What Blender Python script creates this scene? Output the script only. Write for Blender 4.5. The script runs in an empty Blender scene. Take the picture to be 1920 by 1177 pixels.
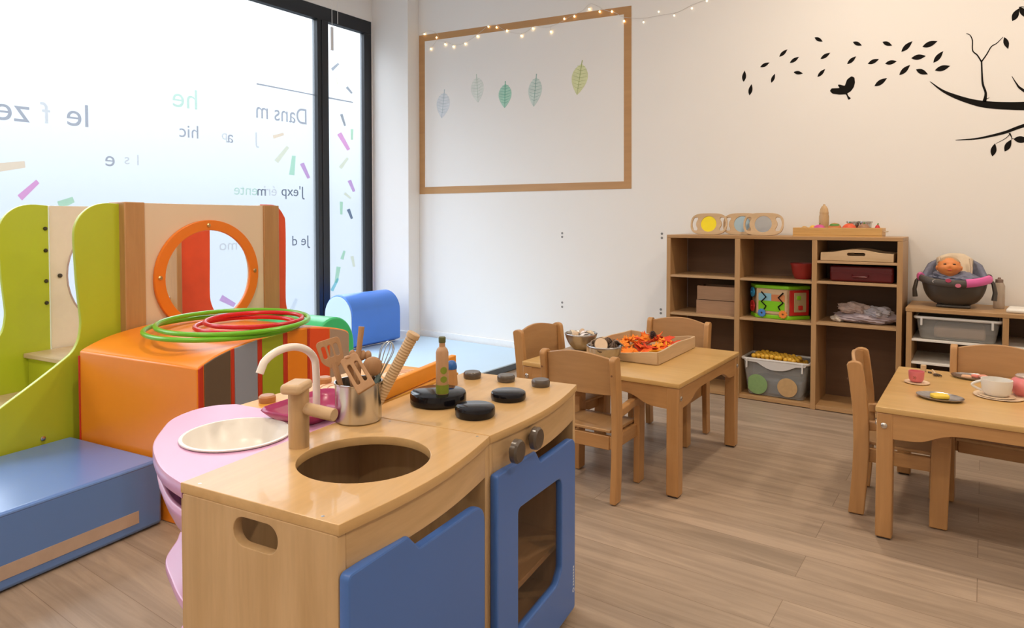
import bpy, bmesh, math, random
from mathutils import Vector, Matrix, Euler
R = random.Random(7)
PI = math.pi
sc = bpy.context.scene
COL = sc.collection

# ---------------------------------------------------------------- camera
F, CX, CY, H = 1255.0, 960.0, 447.0, 1.08
YAW, PITCH = math.radians(35.2), math.atan(35 / 1255)
cam_d = bpy.data.cameras.new('camera'); cam = bpy.data.objects.new('camera', cam_d); COL.objects.link(cam)
cam_d.sensor_fit = 'HORIZONTAL'; cam_d.sensor_width = 36.0
cam_d.lens = 36.0 * F / 1920
cam_d.shift_x = 0.0
cam_d.shift_y = -(1177 / 2 - CY) / 1920
cam_d.clip_start = 0.02
cam.location = (0, 0, H)
cam.rotation_euler = (PI / 2 - PITCH, 0, YAW)
sc.camera = cam
FW = Vector((-math.sin(YAW) * math.cos(PITCH), math.cos(YAW) * math.cos(PITCH), -math.sin(PITCH)))
RT = Vector((math.cos(YAW), math.sin(YAW), 0)); UP = RT.cross(FW); CAM = Vector((0, 0, H))
def ray(u, v): return FW + RT * ((u - CX) / F) - UP * ((v - CY) / F)
def on_y(u, v, Y): d = ray(u, v); return CAM + d * (Y / d.y)
def on_x(u, v, X): d = ray(u, v); return CAM + d * (X / d.x)
def on_z(u, v, Z): d = ray(u, v); return CAM + d * ((Z - H) / d.z)

# ---------------------------------------------------------------- colour management, world, lights
sc.view_settings.view_transform = 'Standard'; sc.view_settings.look = 'None'
sc.view_settings.gamma = 1.0; sc.view_settings.use_curve_mapping = False
sc.view_settings.exposure = 0.16
sc.cycles.use_denoising = True
sc.cycles.max_bounces = 10; sc.cycles.diffuse_bounces = 5; sc.cycles.transparent_max_bounces = 16
sc.cycles.sample_clamp_indirect = 6.0

w = bpy.data.worlds.new('daylight'); sc.world = w; w.use_nodes = True
nt = w.node_tree; nt.nodes.clear()
out = nt.nodes.new('ShaderNodeOutputWorld'); bg = nt.nodes.new('ShaderNodeBackground')
tc = nt.nodes.new('ShaderNodeTexCoord'); sep = nt.nodes.new('ShaderNodeSeparateXYZ'); rp = nt.nodes.new('ShaderNodeValToRGB')
nt.links.new(tc.outputs['Generated'], sep.inputs[0])
mp = nt.nodes.new('ShaderNodeMapRange'); mp.inputs[1].default_value = -1; mp.inputs[2].default_value = 1
nt.links.new(sep.outputs['Z'], mp.inputs[0]); nt.links.new(mp.outputs[0], rp.inputs[0])
cr = rp.color_ramp
cr.elements[0].position = 0.0; cr.elements[0].color = (.035, .04, .045, 1)
cr.elements[1].position = 1.0; cr.elements[1].color = (.86, .94, 1.05, 1)
for p, c in ((.45, (.036, .042, .047, 1)), (.51, (.042, .048, .053, 1)), (.58, (.085, .09, .095, 1)), (.665, (.30, .32, .34, 1)), (.74, (.70, .76, .84, 1)), (.85, (.86, .94, 1.05, 1))):
    e = cr.elements.new(p); e.color = c
nt.links.new(rp.outputs[0], bg.inputs[0]); bg.inputs[1].default_value = WORLD_S = 11.0
nt.links.new(bg.outputs[0], out.inputs[0])

def area(name, loc, rot, sx, sy, power, col, shape='RECTANGLE', spread=PI):
    l = bpy.data.lights.new(name, 'AREA'); l.shape = shape; l.size = sx; l.size_y = sy; l.energy = power; l.color = col; l.spread = spread
    o = bpy.data.objects.new(name, l); COL.objects.link(o); o.location = loc; o.rotation_euler = rot; return o
portal = area('window_portal', (-4.66, 1.4, 1.45), (0, -PI / 2, 0), 2.7, 5.7, 1, (1, 1, 1))
portal.data.cycles.is_portal = True
LAMPS = [(-1.9, 1.2), (-0.55, 3.3), (1.0, 3.3), (0.9, 1.2), (-0.6, -0.4), (-2.2, -0.9), (1.0, -1.2)]
LAMP_W, LAMP_C = 18.5, (1.0, .83, .65)
CEIL = 3.1
for i, (x, y) in enumerate(LAMPS):
    area('downlight_bulb', (x, y, CEIL - .03), (0, 0, 0), .16, .16, LAMP_W, LAMP_C, 'DISK')

# ---------------------------------------------------------------- materials
MATS = {}
def base_mat(name):
    m = bpy.data.materials.new(name); m.use_nodes = True
    n = m.node_tree; b = n.nodes['Principled BSDF']; return m, n, b
def plain(name, col, rough=.5, metal=0, var=.04, scale=30, coat=0, bump=0, sss=0, trans=0, alpha=1):
    if name in MATS: return MATS[name]
    m, n, b = base_mat(name)
    tcn = n.nodes.new('ShaderNodeTexCoord'); no = n.nodes.new('ShaderNodeTexNoise'); no.inputs['Scale'].default_value = scale; no.inputs['Detail'].default_value = 3
    n.links.new(tcn.outputs['Object'], no.inputs['Vector'])
    mx = n.nodes.new('ShaderNodeMixRGB'); mx.inputs[1].default_value = (*[c * (1 - var) for c in col], 1); mx.inputs[2].default_value = (*[min(1, c * (1 + var)) for c in col], 1)
    n.links.new(no.outputs[0], mx.inputs[0]); n.links.new(mx.outputs[0], b.inputs['Base Color'])
    b.inputs['Roughness'].default_value = rough; b.inputs['Metallic'].default_value = metal
    b.inputs['Coat Weight'].default_value = coat; b.inputs['Transmission Weight'].default_value = trans; b.inputs['Alpha'].default_value = alpha
    if bump:
        bp = n.nodes.new('ShaderNodeBump'); bp.inputs['Strength'].default_value = bump; bp.inputs['Distance'].default_value = .01
        n.links.new(no.outputs[0], bp.inputs['Height']); n.links.new(bp.outputs[0], b.inputs['Normal'])
    MATS[name] = m; return m
def wood(name, c1, c2, axis='x', scale=9, rough=.38, coat=.0):
    if name in MATS: return MATS[name]
    m, n, b = base_mat(name)
    tcn = n.nodes.new('ShaderNodeTexCoord'); mpn = n.nodes.new('ShaderNodeMapping')
    s = [scale * 1.0] * 3; s['xyz'.index(axis)] = scale * .09
    mpn.inputs['Scale'].default_value = s
    n.links.new(tcn.outputs['Object'], mpn.inputs[0])
    no = n.nodes.new('ShaderNodeTexNoise'); no.inputs['Scale'].default_value = 1.5; no.inputs['Detail'].default_value = 5; no.inputs['Roughness'].default_value = .6; no.inputs['Distortion'].default_value = .6
    n2 = n.nodes.new('ShaderNodeTexNoise'); n2.inputs['Scale'].default_value = 12; n2.inputs['Detail'].default_value = 4
    n.links.new(mpn.outputs[0], no.inputs['Vector']); n.links.new(mpn.outputs[0], n2.inputs['Vector'])
    rp = n.nodes.new('ShaderNodeValToRGB'); rp.color_ramp.elements[0].position = .3; rp.color_ramp.elements[1].position = .72
    rp.color_ramp.elements[0].color = (*c1, 1); rp.color_ramp.elements[1].color = (*c2, 1)
    n.links.new(no.outputs[0], rp.inputs[0])
    mx = n.nodes.new('ShaderNodeMixRGB'); mx.blend_type = 'MULTIPLY'; mx.inputs[0].default_value = .22
    n.links.new(rp.outputs[0], mx.inputs[1]); n.links.new(n2.outputs[0], mx.inputs[2])
    n.links.new(mx.outputs[0], b.inputs['Base Color']); b.inputs['Roughness'].default_value = rough; b.inputs['Coat Weight'].default_value = coat
    bp = n.nodes.new('ShaderNodeBump'); bp.inputs['Strength'].default_value = .06; bp.inputs['Distance'].default_value = .002
    n.links.new(n2.outputs[0], bp.inputs['Height']); n.links.new(bp.outputs[0], b.inputs['Normal'])
    MATS[name] = m; return m
def birch(ax='x'): return wood('birch_' + ax, (.56, .36, .17), (.70, .48, .26), ax)
def beech(ax='z'): return wood('beech_' + ax, (.46, .235, .085), (.58, .32, .13), ax, 7, .36)
def shelfw(ax='x'): return wood('shelf_wood_' + ax, (.44, .25, .105), (.53, .32, .15), ax, 10, .45)
def palew(ax='z'): return wood('pale_wood_' + ax, (.58, .40, .22), (.72, .52, .32), ax, 8, .45)
cream = lambda: plain('cream_laminate', (.75, .60, .44), .5, var=.03, scale=4)
white_paint = plain('white_wall_paint', (.83, .82, .80), .75, var=.015, scale=2.5, bump=.02)
def black():
    m = plain('black_vinyl', (.009, .008, .007), .85); m.node_tree.nodes['Principled BSDF'].inputs['Specular IOR Level'].default_value = .12; return m
green = lambda: plain('lime_laminate', (.46, .54, .03), .32, var=.07, scale=3)
orange_foam = lambda: plain('orange_vinyl', (.90, .27, .018), .30, var=.05, scale=6, bump=.12)
redorange = lambda: plain('red_orange_vinyl', (.80, .09, .02), .35, var=.05, scale=6, bump=.1)
steel = lambda: plain('brushed_steel', (.62, .60, .57), .22, 1, var=.08, scale=18)

def floor_mat():
    m, n, b = base_mat('floor_vinyl_planks')
    tcn = n.nodes.new('ShaderNodeTexCoord'); mpn = n.nodes.new('ShaderNodeMapping')
    n.links.new(tcn.outputs['Object'], mpn.inputs[0])
    br = n.nodes.new('ShaderNodeTexBrick'); br.offset = .37; br.squash = 1
    br.inputs['Scale'].default_value = 1; br.inputs['Mortar Size'].default_value = .0012; br.inputs['Mortar Smooth'].default_value = .3
    br.inputs['Brick Width'].default_value = 1.22; br.inputs['Row Height'].default_value = .152
    br.inputs['Color1'].default_value = (.44, .34, .255, 1); br.inputs['Color2'].default_value = (.375, .29, .215, 1); br.inputs['Mortar'].default_value = (.25, .18, .125, 1)
    n.links.new(mpn.outputs[0], br.inputs['Vector'])
    mp2 = n.nodes.new('ShaderNodeMapping'); mp2.inputs['Scale'].default_value = (1.1, 13, 1)
    n.links.new(tcn.outputs['Object'], mp2.inputs[0])
    # shift the grain per plank
    ad = n.nodes.new('ShaderNodeVectorMath'); ad.operation = 'ADD'
    sc2 = n.nodes.new('ShaderNodeVectorMath'); sc2.operation = 'SCALE'; sc2.inputs['Scale'].default_value = 37
    n.links.new(br.outputs['Color'], sc2.inputs[0]); n.links.new(mp2.outputs[0], ad.inputs[0]); n.links.new(sc2.outputs[0], ad.inputs[1])
    no = n.nodes.new('ShaderNodeTexNoise'); no.inputs['Scale'].default_value = 1.6; no.inputs['Detail'].default_value = 7; no.inputs['Roughness'].default_value = .62; no.inputs['Distortion'].default_value = 1.0
    n.links.new(ad.outputs[0], no.inputs['Vector'])
    rp = n.nodes.new('ShaderNodeValToRGB'); rp.color_ramp.elements[0].position = .33; rp.color_ramp.elements[1].position = .68
    rp.color_ramp.elements[0].color = (.66, .64, .62, 1); rp.color_ramp.elements[1].color = (1.08, 1.06, 1.04, 1)
    n.links.new(no.outputs[0], rp.inputs[0])
    mx = n.nodes.new('ShaderNodeMixRGB'); mx.blend_type = 'MULTIPLY'; mx.inputs[0].default_value = .85
    n.links.new(br.outputs['Color'], mx.inputs[1]); n.links.new(rp.outputs[0], mx.inputs[2]); n.links.new(mx.outputs[0], b.inputs['Base Color'])
    b.inputs['Roughness'].default_value = .42
    bp = n.nodes.new('ShaderNodeBump'); bp.inputs['Strength'].default_value = .08; bp.inputs['Distance'].default_value = .003
    n.links.new(no.outputs[0], bp.inputs['Height']); n.links.new(bp.outputs[0], b.inputs['Normal'])
    return m
def glass_mat():
    m = bpy.data.materials.new('frosted_window_film'); m.use_nodes = True; n = m.node_tree; n.nodes.clear()
    o = n.nodes.new('ShaderNodeOutputMaterial'); t = n.nodes.new('ShaderNodeBsdfTransparent'); t.inputs[0].default_value = (.86, .87, .875, 1)
    tr = n.nodes.new('ShaderNodeBsdfTranslucent'); tr.inputs[0].default_value = (.88, .92, .95, 1)
    mx = n.nodes.new('ShaderNodeMixShader'); mx.inputs[0].default_value = .12
    gl = n.nodes.new('ShaderNodeBsdfGlossy'); gl.inputs['Roughness'].default_value = .25
    m2 = n.nodes.new('ShaderNodeMixShader'); m2.inputs[0].default_value = .04
    n.links.new(t.outputs[0], mx.inputs[1]); n.links.new(tr.outputs[0], mx.inputs[2]); n.links.new(mx.outputs[0], m2.inputs[1]); n.links.new(gl.outputs[0], m2.inputs[2])
    n.links.new(m2.outputs[0], o.inputs[0]); return m
def tint_mat(name, col, mixv, rough=.1):
    if name in MATS: return MATS[name]
    m = bpy.data.materials.new(name); m.use_nodes = True; n = m.node_tree; b = n.nodes['Principled BSDF']; o = n.nodes['Material Output']
    b.inputs['Base Color'].default_value = (*col, 1); b.inputs['Roughness'].default_value = rough
    t = n.nodes.new('ShaderNodeBsdfTransparent'); t.inputs[0].default_value = (*[min(1, c * .5 + .55) for c in col], 1)
    mx = n.nodes.new('ShaderNodeMixShader'); mx.inputs[0].default_value = mixv
    n.links.new(t.outputs[0], mx.inputs[1]); n.links.new(b.outputs[0], mx.inputs[2]); n.links.new(mx.outputs[0], o.inputs[0])
    MATS[name] = m; return m
def film(name, col):
    if name in MATS: return MATS[name]
    m = bpy.data.materials.new(name); m.use_nodes = True; n = m.node_tree; n.nodes.clear()
    o = n.nodes.new('ShaderNodeOutputMaterial'); t = n.nodes.new('ShaderNodeBsdfTransparent'); d = n.nodes.new('ShaderNodeBsdfDiffuse'); mx = n.nodes.new('ShaderNodeMixShader')
    t.inputs[0].default_value = (*col, 1); d.inputs[0].default_value = (*col, 1); mx.inputs[0].default_value = .12
    n.links.new(t.outputs[0], mx.inputs[1]); n.links.new(d.outputs[0], mx.inputs[2]); n.links.new(mx.outputs[0], o.inputs[0]); MATS[name] = m; return m
def emit_mat(name, col, s):
    m = bpy.data.materials.new(name); m.use_nodes = True; n = m.node_tree; b = n.nodes['Principled BSDF']
    b.inputs['Base Color'].default_value = (*col, 1); b.inputs['Emission Color'].default_value = (*col, 1); b.inputs['Emission Strength'].default_value = s
    return m

# ---------------------------------------------------------------- mesh helpers
def tag(o, label=None, cat=None, group=None, kind=None):
    if label: o['label'] = label
    if cat: o['category'] = cat
    if group: o['group'] = group
    if kind: o['kind'] = kind
    return o
def empty(name, loc, rz=0, label=None, cat=None, group=None, rot=None):
    o = bpy.data.objects.new(name, None); COL.objects.link(o); o.empty_display_size = .05
    o.location = loc; o.rotation_euler = rot if rot else (0, 0, rz); return tag(o, label, cat, group)
class MB:
    def __init__(s): s.bm = bmesh.new()
    def _tf(s, vs, M): bmesh.ops.transform(s.bm, matrix=M, verts=vs); return vs
    def box(s, lo, hi, M=None):
        c = [(a + b) / 2 for a, b in zip(lo, hi)]; d = [max(1e-5, b - a) for a, b in zip(lo, hi)]
        r = bmesh.ops.create_cube(s.bm, size=1, matrix=Matrix.Translation(c) @ Matrix.Diagonal((*d, 1)))
        if M: s._tf(r['verts'], M)
        return s
    def tube(s, pts, r, seg=12, caps=True, closed=False, flat=1.0, up=None):
        pts = [Vector(p) for p in pts]; n = len(pts); rs = r if isinstance(r, (list, tuple)) else [r] * n
        rings = []; prevn = None
        for i, p in enumerate(pts):
            a = pts[(i - 1) % n] if (closed or i > 0) else p; b = pts[(i + 1) % n] if (closed or i < n - 1) else p
            t = (b - a).normalized()
            if prevn is None:
                u0 = Vector(up) if up else (Vector((0, 0, 1)) if abs(t.z) < .9 else Vector((1, 0, 0)))
                nn = (u0 - t * u0.dot(t)).normalized()
            else: nn = (prevn - t * prevn.dot(t)).normalized()
            prevn = nn; bb = t.cross(nn)
            rings.append([s.bm.verts.new(p + nn * (math.cos(2 * PI * k / seg) * rs[i] * flat) + bb * (math.sin(2 * PI * k / seg) * rs[i])) for k in range(seg)])
        m = n if closed else n - 1
        for i in range(m):
            A, B = rings[i], rings[(i + 1) % n]
            for k in range(seg): s.bm.faces.new((A[k], A[(k + 1) % seg], B[(k + 1) % seg], B[k]))
        if caps and not closed: s.bm.faces.new(rings[0][::-1]); s.bm.faces.new(rings[-1])
        return s
    def lathe(s, prof, c=(0, 0, 0), seg=32, M=None, caps=True):
        rings = []; vs = []
        for (r, z) in prof:
            if r < 1e-6: ring = [s.bm.verts.new((c[0], c[1], c[2] + z))]
            else: ring = [s.bm.verts.new((c[0] + r * math.cos(2 * PI * k / seg), c[1] + r * math.sin(2 * PI * k / seg), c[2] + z)) for k in range(seg)]
            rings.append(ring); vs += ring
        for A, B in zip(rings, rings[1:]):
            for k in range(seg):
                k2 = (k + 1) % seg
                if len(A) == 1 and len(B) == 1: break
                if len(A) == 1: s.bm.faces.new((A[0], B[k2], B[k]))
                elif len(B) == 1: s.bm.faces.new((A[k], A[k2], B[0]))
                else: s.bm.faces.new((A[k], A[k2], B[k2], B[k]))
        if caps:
            if len(rings[0]) > 1: s.bm.faces.new(rings[0][::-1])
            if len(rings[-1]) > 1: s.bm.faces.new(rings[-1])
        if M: s._tf(vs, M)
        return s
    def ball(s, c, r, M=None, seg=16, sub=None):
        r = r if isinstance(r, (list, tuple)) else (r, r, r)
        q = bmesh.ops.create_uvsphere(s.bm, u_segments=seg, v_segments=max(6, seg // 2), radius=1)
        s._tf(q['verts'], Matrix.Translation(c) @ (M or Matrix.Identity(4)) @ Matrix.Diagonal((*r, 1))); return s
    def grid(s, fn, nu, nv, closed_u=False):
        V = [[s.bm.verts.new(fn(i / nu, j / nv)) for j in range(nv + 1)] for i in range(nu if closed_u else nu + 1)]
        for i in range(nu):
            for j in range(nv): s.bm.faces.new((V[i][j], V[(i + 1) % len(V)][j], V[(i + 1) % len(V)][j + 1], V[i][j + 1]))
        return s
    def prism(s, poly, d0, d1, axis='z'):
        def P(a, b, d): return {'z': (a, b, d), 'x': (d, a, b), 'y': (a, d, b)}[axis]
        A = [s.bm.verts.new(P(a, b, d0)) for a, b in poly]; B = [s.bm.verts.new(P(a, b, d1)) for a, b in poly]; n = len(poly)
        s.bm.faces.new(A[::-1]); s.bm.faces.new(B)
        for i in range(n): s.bm.faces.new((A[i], A[(i + 1) % n], B[(i + 1) % n], B[i]))
        return s
    def build(s, name, mat, parent=None, bevel=0, smooth=True, seg=2, ang=35, label=None, subsurf=0, solid=0):
        bmesh.ops.recalc_face_normals(s.bm, faces=s.bm.faces)
        me = bpy.data.meshes.new(name); s.bm.to_mesh(me); s.bm.free()
        return fin(name, me, mat, parent, bevel, smooth, seg, ang, label, subsurf, solid)
def fin(name, me, mat, parent=None, bevel=0, smooth=True, seg=2, ang=35, label=None, subsurf=0, solid=0):
    me.materials.clear(); me.materials.append(mat)
    if smooth:
        me.polygons.foreach_set('use_smooth', [True] * len(me.polygons)); me.set_sharp_from_angle(angle=math.radians(ang))
    else: me.polygons.foreach_set('use_smooth', [False] * len(me.polygons))
    o = bpy.data.objects.new(name, me); COL.objects.link(o); o.parent = parent
    if solid: m = o.modifiers.new('solid', 'SOLIDIFY'); m.thickness = solid; m.offset = 0
    if subsurf: m = o.modifiers.new('sub', 'SUBSURF'); m.levels = subsurf; m.render_levels = subsurf
    if bevel:
        m = o.modifiers.new('bevel', 'BEVEL'); m.width = bevel; m.segments = seg; m.limit_method = 'ANGLE'; m.angle_limit = math.radians(40)
    if label: o['label'] = label
    return o
def plate(name, loops, thick, M, mat, parent=None, bevel=.0015, label=None):
    """flat board with holes: loops of 2d points, local z is the thickness, centred"""
    cu = bpy.data.curves.new(name, 'CURVE'); cu.dimensions = '2D'; cu.fill_mode = 'BOTH'
    for lp in loops:
        sp = cu.splines.new('POLY'); sp.points.add(len(lp) - 1); sp.use_cyclic_u = True
        for i, (a, b) in enumerate(lp): sp.points[i].co = (a, b, 0, 1)
    bevel = min(bevel, thick * .45); cu.extrude = thick / 2 - bevel; cu.bevel_depth = bevel; cu.bevel_resolution = 1; cu.offset = -bevel
    co = bpy.data.objects.new('tmp', cu); COL.objects.link(co)
    me = bpy.data.meshes.new_from_object(co); COL.objects.unlink(co); bpy.data.objects.remove(co); bpy.data.curves.remove(cu)
    me.name = name; me.transform(M)
    return fin(name, me, mat, parent, label=label, ang=30)
def axes(o, x, y, z): 
    M = Matrix.Identity(4)
    for i, v in enumerate((x, y, z)):
        for j in range(3): M[j][i] = v[j]
    for j in range(3): M[j][3] = o[j]
    return M
# board in the yz plane facing +x at x=c ; in the xz plane facing -y at y=c ; in xy facing +z at z=c
def PYZ(c): return axes((c, 0, 0), (0, 1, 0), (0, 0, 1), (1, 0, 0))
def PXZ(c): return axes((0, c, 0), (1, 0, 0), (0, 0, 1), (0, -1, 0))
def PXY(c): return Matrix.Translation((0, 0, c))
def circ(cx, cy, rx, ry=None, n=40): ry = ry or rx; return [(cx + rx * math.cos(2 * PI * k / n), cy + ry * math.sin(2 * PI * k / n)) for k in range(n)]
def rrect(x0, y0, x1, y1, r, n=6):
    P = []
    for (cx, cy, a) in ((x1 - r, y1 - r, 0), (x0 + r, y1 - r, 90), (x0 + r, y0 + r, 180), (x1 - r, y0 + r, 270)):
        for k in range(n + 1):
            t = math.radians(a + 90 * k / n); P.append((cx + r * math.cos(t), cy + r * math.sin(t)))
    return P
def rounded(pts, rad, n=5):
    """round the corners of a polygon; rad one value or list"""
    m = len(pts); out = []
    for i in range(m):
        p0, p, p1 = Vector(pts[i - 1]), Vector(pts[i]), Vector(pts[(i + 1) % m]); r = rad[i] if isinstance(rad, (list, tuple)) else rad
        if r <= 0: out.append(tuple(p)); continue
        a = (p0 - p); b = (p1 - p); r = min(r, a.length * .48, b.length * .48); a = p + a.normalized() * r; b = p + b.normalized() * r
        for k in range(n + 1):
            t = k / n; out.append(tuple(a * (1 - t) ** 2 + p * 2 * t * (1 - t) + b * t * t))
    return out
def smoothline(pts, n=6):
    out = []; m = len(pts)
    for i in range(m - 1):
        p0 = Vector(pts[max(0, i - 1)]); p1 = Vector(pts[i]); p2 = Vector(pts[i + 1]); p3 = Vector(pts[min(m - 1, i + 2)])
        for k in range(n):
            t = k / n
            out.append(tuple(.5 * ((2 * p1) + (p2 - p0) * t + (2 * p0 - 5 * p1 + 4 * p2 - p3) * t * t + (3 * p1 - p0 - 3 * p2 + p3) * t ** 3)))
    out.append(tuple(pts[-1])); return out
def copy_tree(o, parent=None):
    c = o.copy(); COL.objects.link(c); c.parent = parent
    for ch in list(o.children): copy_tree(ch, c)
    return c
def place(o, loc, rz, label): o.location = loc; o.rotation_euler = (0, 0, rz); o['label'] = label; return o
# frame of the play kitchen (it stands turned 8 degrees from the walls)
A = math.radians(8.03); KO = Vector((-1.13, .609, 0)); KX = Vector((math.cos(A), math.sin(A), 0)); KY = Vector((-math.sin(A), math.cos(A), 0))
def K(x, y, z=0): return KO + KX * x + KY * y + Vector((0, 0, z))
def st(o): o['kind'] = 'structure'; return o

# ================================================================ THE ROOM
XL, YB, XR, YF = -4.565, 4.41, 3.2, -2.4
st(MB().box((XL - .12, YF - .1, -.1), (XR + .1, YB + .1, 0)).build('floor', floor_mat()))
st(MB().box((XL - .12, YF - .1, CEIL), (XR + .1, YB + .1, CEIL + .1)).build('ceiling', white_paint))
st(MB().box((XL - .1, YB, 0), (XR + .1, YB + .1, CEIL)).build('wall_back', white_paint))
st(MB().box((XR, YF, 0), (XR + .1, YB, CEIL)).build('wall_right', white_paint))
st(MB().box((XL - .1, YF - .1, 0), (XR + .1, YF, CEIL)).build('wall_front', white_paint))
WY0, WY1, WZ0, WZ1 = -1.35, 4.262, .03, 2.87
b = MB(); b.box((XL - .1, YF, 0), (XL, WY0, CEIL)); b.box((XL - .1, WY0, WZ1), (XL, YB, CEIL)); b.box((XL - .1, WY1, 0), (XL, YB, WZ1)); b.box((XL - .1, WY0, 0), (XL, WY1, WZ0))
st(b.build('wall_left', white_paint))
st(MB().box((XL, 4.27, 0), (-4.12, YB, CEIL)).build('wall_corner', white_paint, bevel=.004))
b = MB(); b.box((-4.12, YB - .012, 0), (-1.70, YB, .10)); st(b.build('baseboard_back', plain('white_gloss_trim', (.85, .85, .84), .4), bevel=.003))
b = MB(); b.box((XL, 4.258, 0), (-4.108, 4.27, .10)); b.box((-4.12, 4.27, 0), (-4.108, YB - .012, .10)); st(b.build('baseboard_left', plain('white_gloss_trim', (1, 1, 1)), bevel=.002))

# window
win = st(empty('window_1', (XL, 1.4, 0)))
def wchild(o): o.parent = win; o.matrix_parent_inverse = Matrix.Translation((-XL, -1.4, 0)); return o
fr = plain('black_powder_coat', (.012, .014, .018), .35)
b = MB(); b.box((XL - .06, WY0, WZ1 - .115), (XL - .002, WY1, WZ1)); b.box((XL - .06, WY0, WZ0), (XL - .002, WY1, WZ0 + .09))
b.box((XL - .06, WY1 - .085, WZ0 + .09), (XL - .002, WY1, WZ1 - .115)); b.box((XL - .06, WY0, WZ0 + .09), (XL - .002, WY0 + .09, WZ1 - .115))
wchild(b.build('window_frame', fr, bevel=.003))
for y in (3.655, .45):
    b = MB(); b.box((XL - .065, y, WZ0 + .09), (XL + .004, y + .115, WZ1 - .115)); b.box((XL + .004, y + .042, WZ0 + .09), (XL + .010, y + .05, WZ1 - .115))
    wchild(b.build('mullion', fr, bevel=.002))
gm = glass_mat(); GX = XL - .035
for y0, y1 in ((WY0 + .09, .45), (.565, 3.655), (3.77, WY1 - .085)):
    wchild(MB().box((GX - .004, y0, WZ0 + .09), (GX, y1, WZ1 - .115)).build('pane', gm))
# vinyl lettering on the street side of the glass: reads the right way round from outside
TX = GX + .002
def lettering(txt, u, v, size, col, squeeze=1.0):
    p = on_x(u, v, TX)
    cu = bpy.data.curves.new('lettering', 'FONT'); cu.body = txt; cu.size = size; cu.extrude = .0004; cu.align_x = 'LEFT'
    co = bpy.data.objects.new('tmp', cu); COL.objects.link(co); me = bpy.data.meshes.new_from_object(co); COL.objects.unlink(co); bpy.data.objects.remove(co)
    me.transform(axes((p.x, p.y, p.z), (0, -squeeze, 0), (0, 0, 1), (-1, 0, 0)))
    wchild(fin('lettering', me, film('letter_' + col[0], col[1]), smooth=False))
GREYL = ('grey', (.68, .70, .74)); PALE = ('pale', (.86, .875, .89)); PGR = ('pale_green', (.80, .92, .86)); DK = ('slate', (.46, .49, .56))  # window glare put into the pale tints, so letters look washed out
for t in (('Dans m', 577, 234, .185, GREYL, .85), ('he', 373, 206, .20, PGR), ('J', 484, 270, .13, PALE), ('a', 438, 268, .13, GREYL), ('p', 427, 262, .1, PALE), ('hic', 374, 260, .13, GREYL),
          ("J'exp", 570, 368, .115, DK), ('\u00e9ri', 520, 367, .115, PALE), ('m', 500, 367, .115, DK), ('ente', 484, 366, .115, PGR), ('Je d', 580, 459, .115, DK), ('\u00e9', 534, 458, .115, PALE), ('mo', 446, 468, .115, PALE),
          ('le', 170, 239, .20, GREYL), ('f', 95, 232, .18, PALE), ('zer', 57, 230, .20, GREYL), ('e', 217, 312, .14, GREYL), ('s', 244, 308, .1, PALE), ('l', 262, 310, .1, PALE),
          ('people &', 569, 108, .12, ('faint', (.86, .87, .88))), ('E', 466, 14, .15, ('faint', (.8, .8, .8)))):  # faint tints: glare put into the letter colour
    lettering(*t)
def sticker(pts, col):
    P = [on_x(u, v, TX) for u, v in pts]
    b = MB(); b.prism([(p.y, p.z) for p in P], TX, TX + .0006, 'x'); wchild(b.build('confetti_sticker', film('confetti_' + col[0], col[1]), smooth=False))
def bar(u0, v0, u1, v1, w, col):
    d = Vector((u1 - u0, v1 - v0)).normalized(); n = Vector((-d.y, d.x)) * w / 2
    sticker([(u0 + n.x, v0 + n.y), (u1 + n.x * .7, v1 + n.y * .7), (u1 - n.x * .7, v1 - n.y * .7), (u0 - n.x, v0 - n.y)], col)
PK = ('pink', (.92, .66, .86)); VI = ('violet', (.82, .66, .86)); GN = ('mint', (.74, .92, .82)); YE = ('pale_yellow', (.92, .93, .84)); PE = ('peach', (.96, .88, .78)); SL = ('slate_blue', (.45, .51, .60)); LG = ('light_grey', (.62, .64, .67)); PN = ('pale_mint', (.74, .9, .78))
for t in ((37, 371, 71, 340, 13, PK), (-20, 316, 47, 308, 18, PE), (512, 257, 532, 251, 7, PE), (518, 303, 540, 275, 9, YE), (547, 328, 551, 292, 10, GN), (566, 306, 579, 334, 8, VI),
          (636, 250, 654, 281, 9, PK), (655, 338, 664, 359, 7, VI), (638, 315, 652, 296, 7, YE), (653, 392, 660, 410, 6, SL), (640, 214, 647, 236, 5, LG), (622, 131, 635, 119, 6, LG), (642, 130, 650, 140, 5, YE), (650, 163, 660, 175, 5, LG), (632, 145, 633, 158, 5, YE),
          (660, 242, 660, 262, 5, PN), (640, 378, 640, 402, 6, PN), (646, 362, 658, 372, 5, YE), (635, 500, 630, 530, 8, PN), (641, 486, 646, 470, 6, PN), (110, 385, 138, 374, 16, PN), (660, 480, 664, 500, 6, YE), (622, 545, 634, 522, 6, ('aqua', (.6, .85, .88))), (414, 558, 440, 572, 12, VI), (546, 583, 556, 560, 8, ('white_sticker', (.9, .93, .95)))):
    bar(*t)
bar(481, 157, 594, 179, 3, LG); bar(614, 183, 662, 192, 3, LG)
# window blind cord
o = empty('blind_cord', (-4.40, 3.70, 2.5), 0, 'thin white pull cord with a translucent toggle hanging before the window corner', 'cord')
wc = plain('white_plastic', (.82, .82, .82), .4)
for y in (-.025, .035): MB().tube([(0, y, .62 if y < 0 else .6), (0, y, .02 if y < 0 else .2)], .0022, 6).build('cord', wc, o)
MB().box((-.006, -.04, -.03), (.006, -.012, .16)).build('toggle', plain('pale_grey_plastic', (.72, .74, .78), .3), o, bevel=.003)

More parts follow.
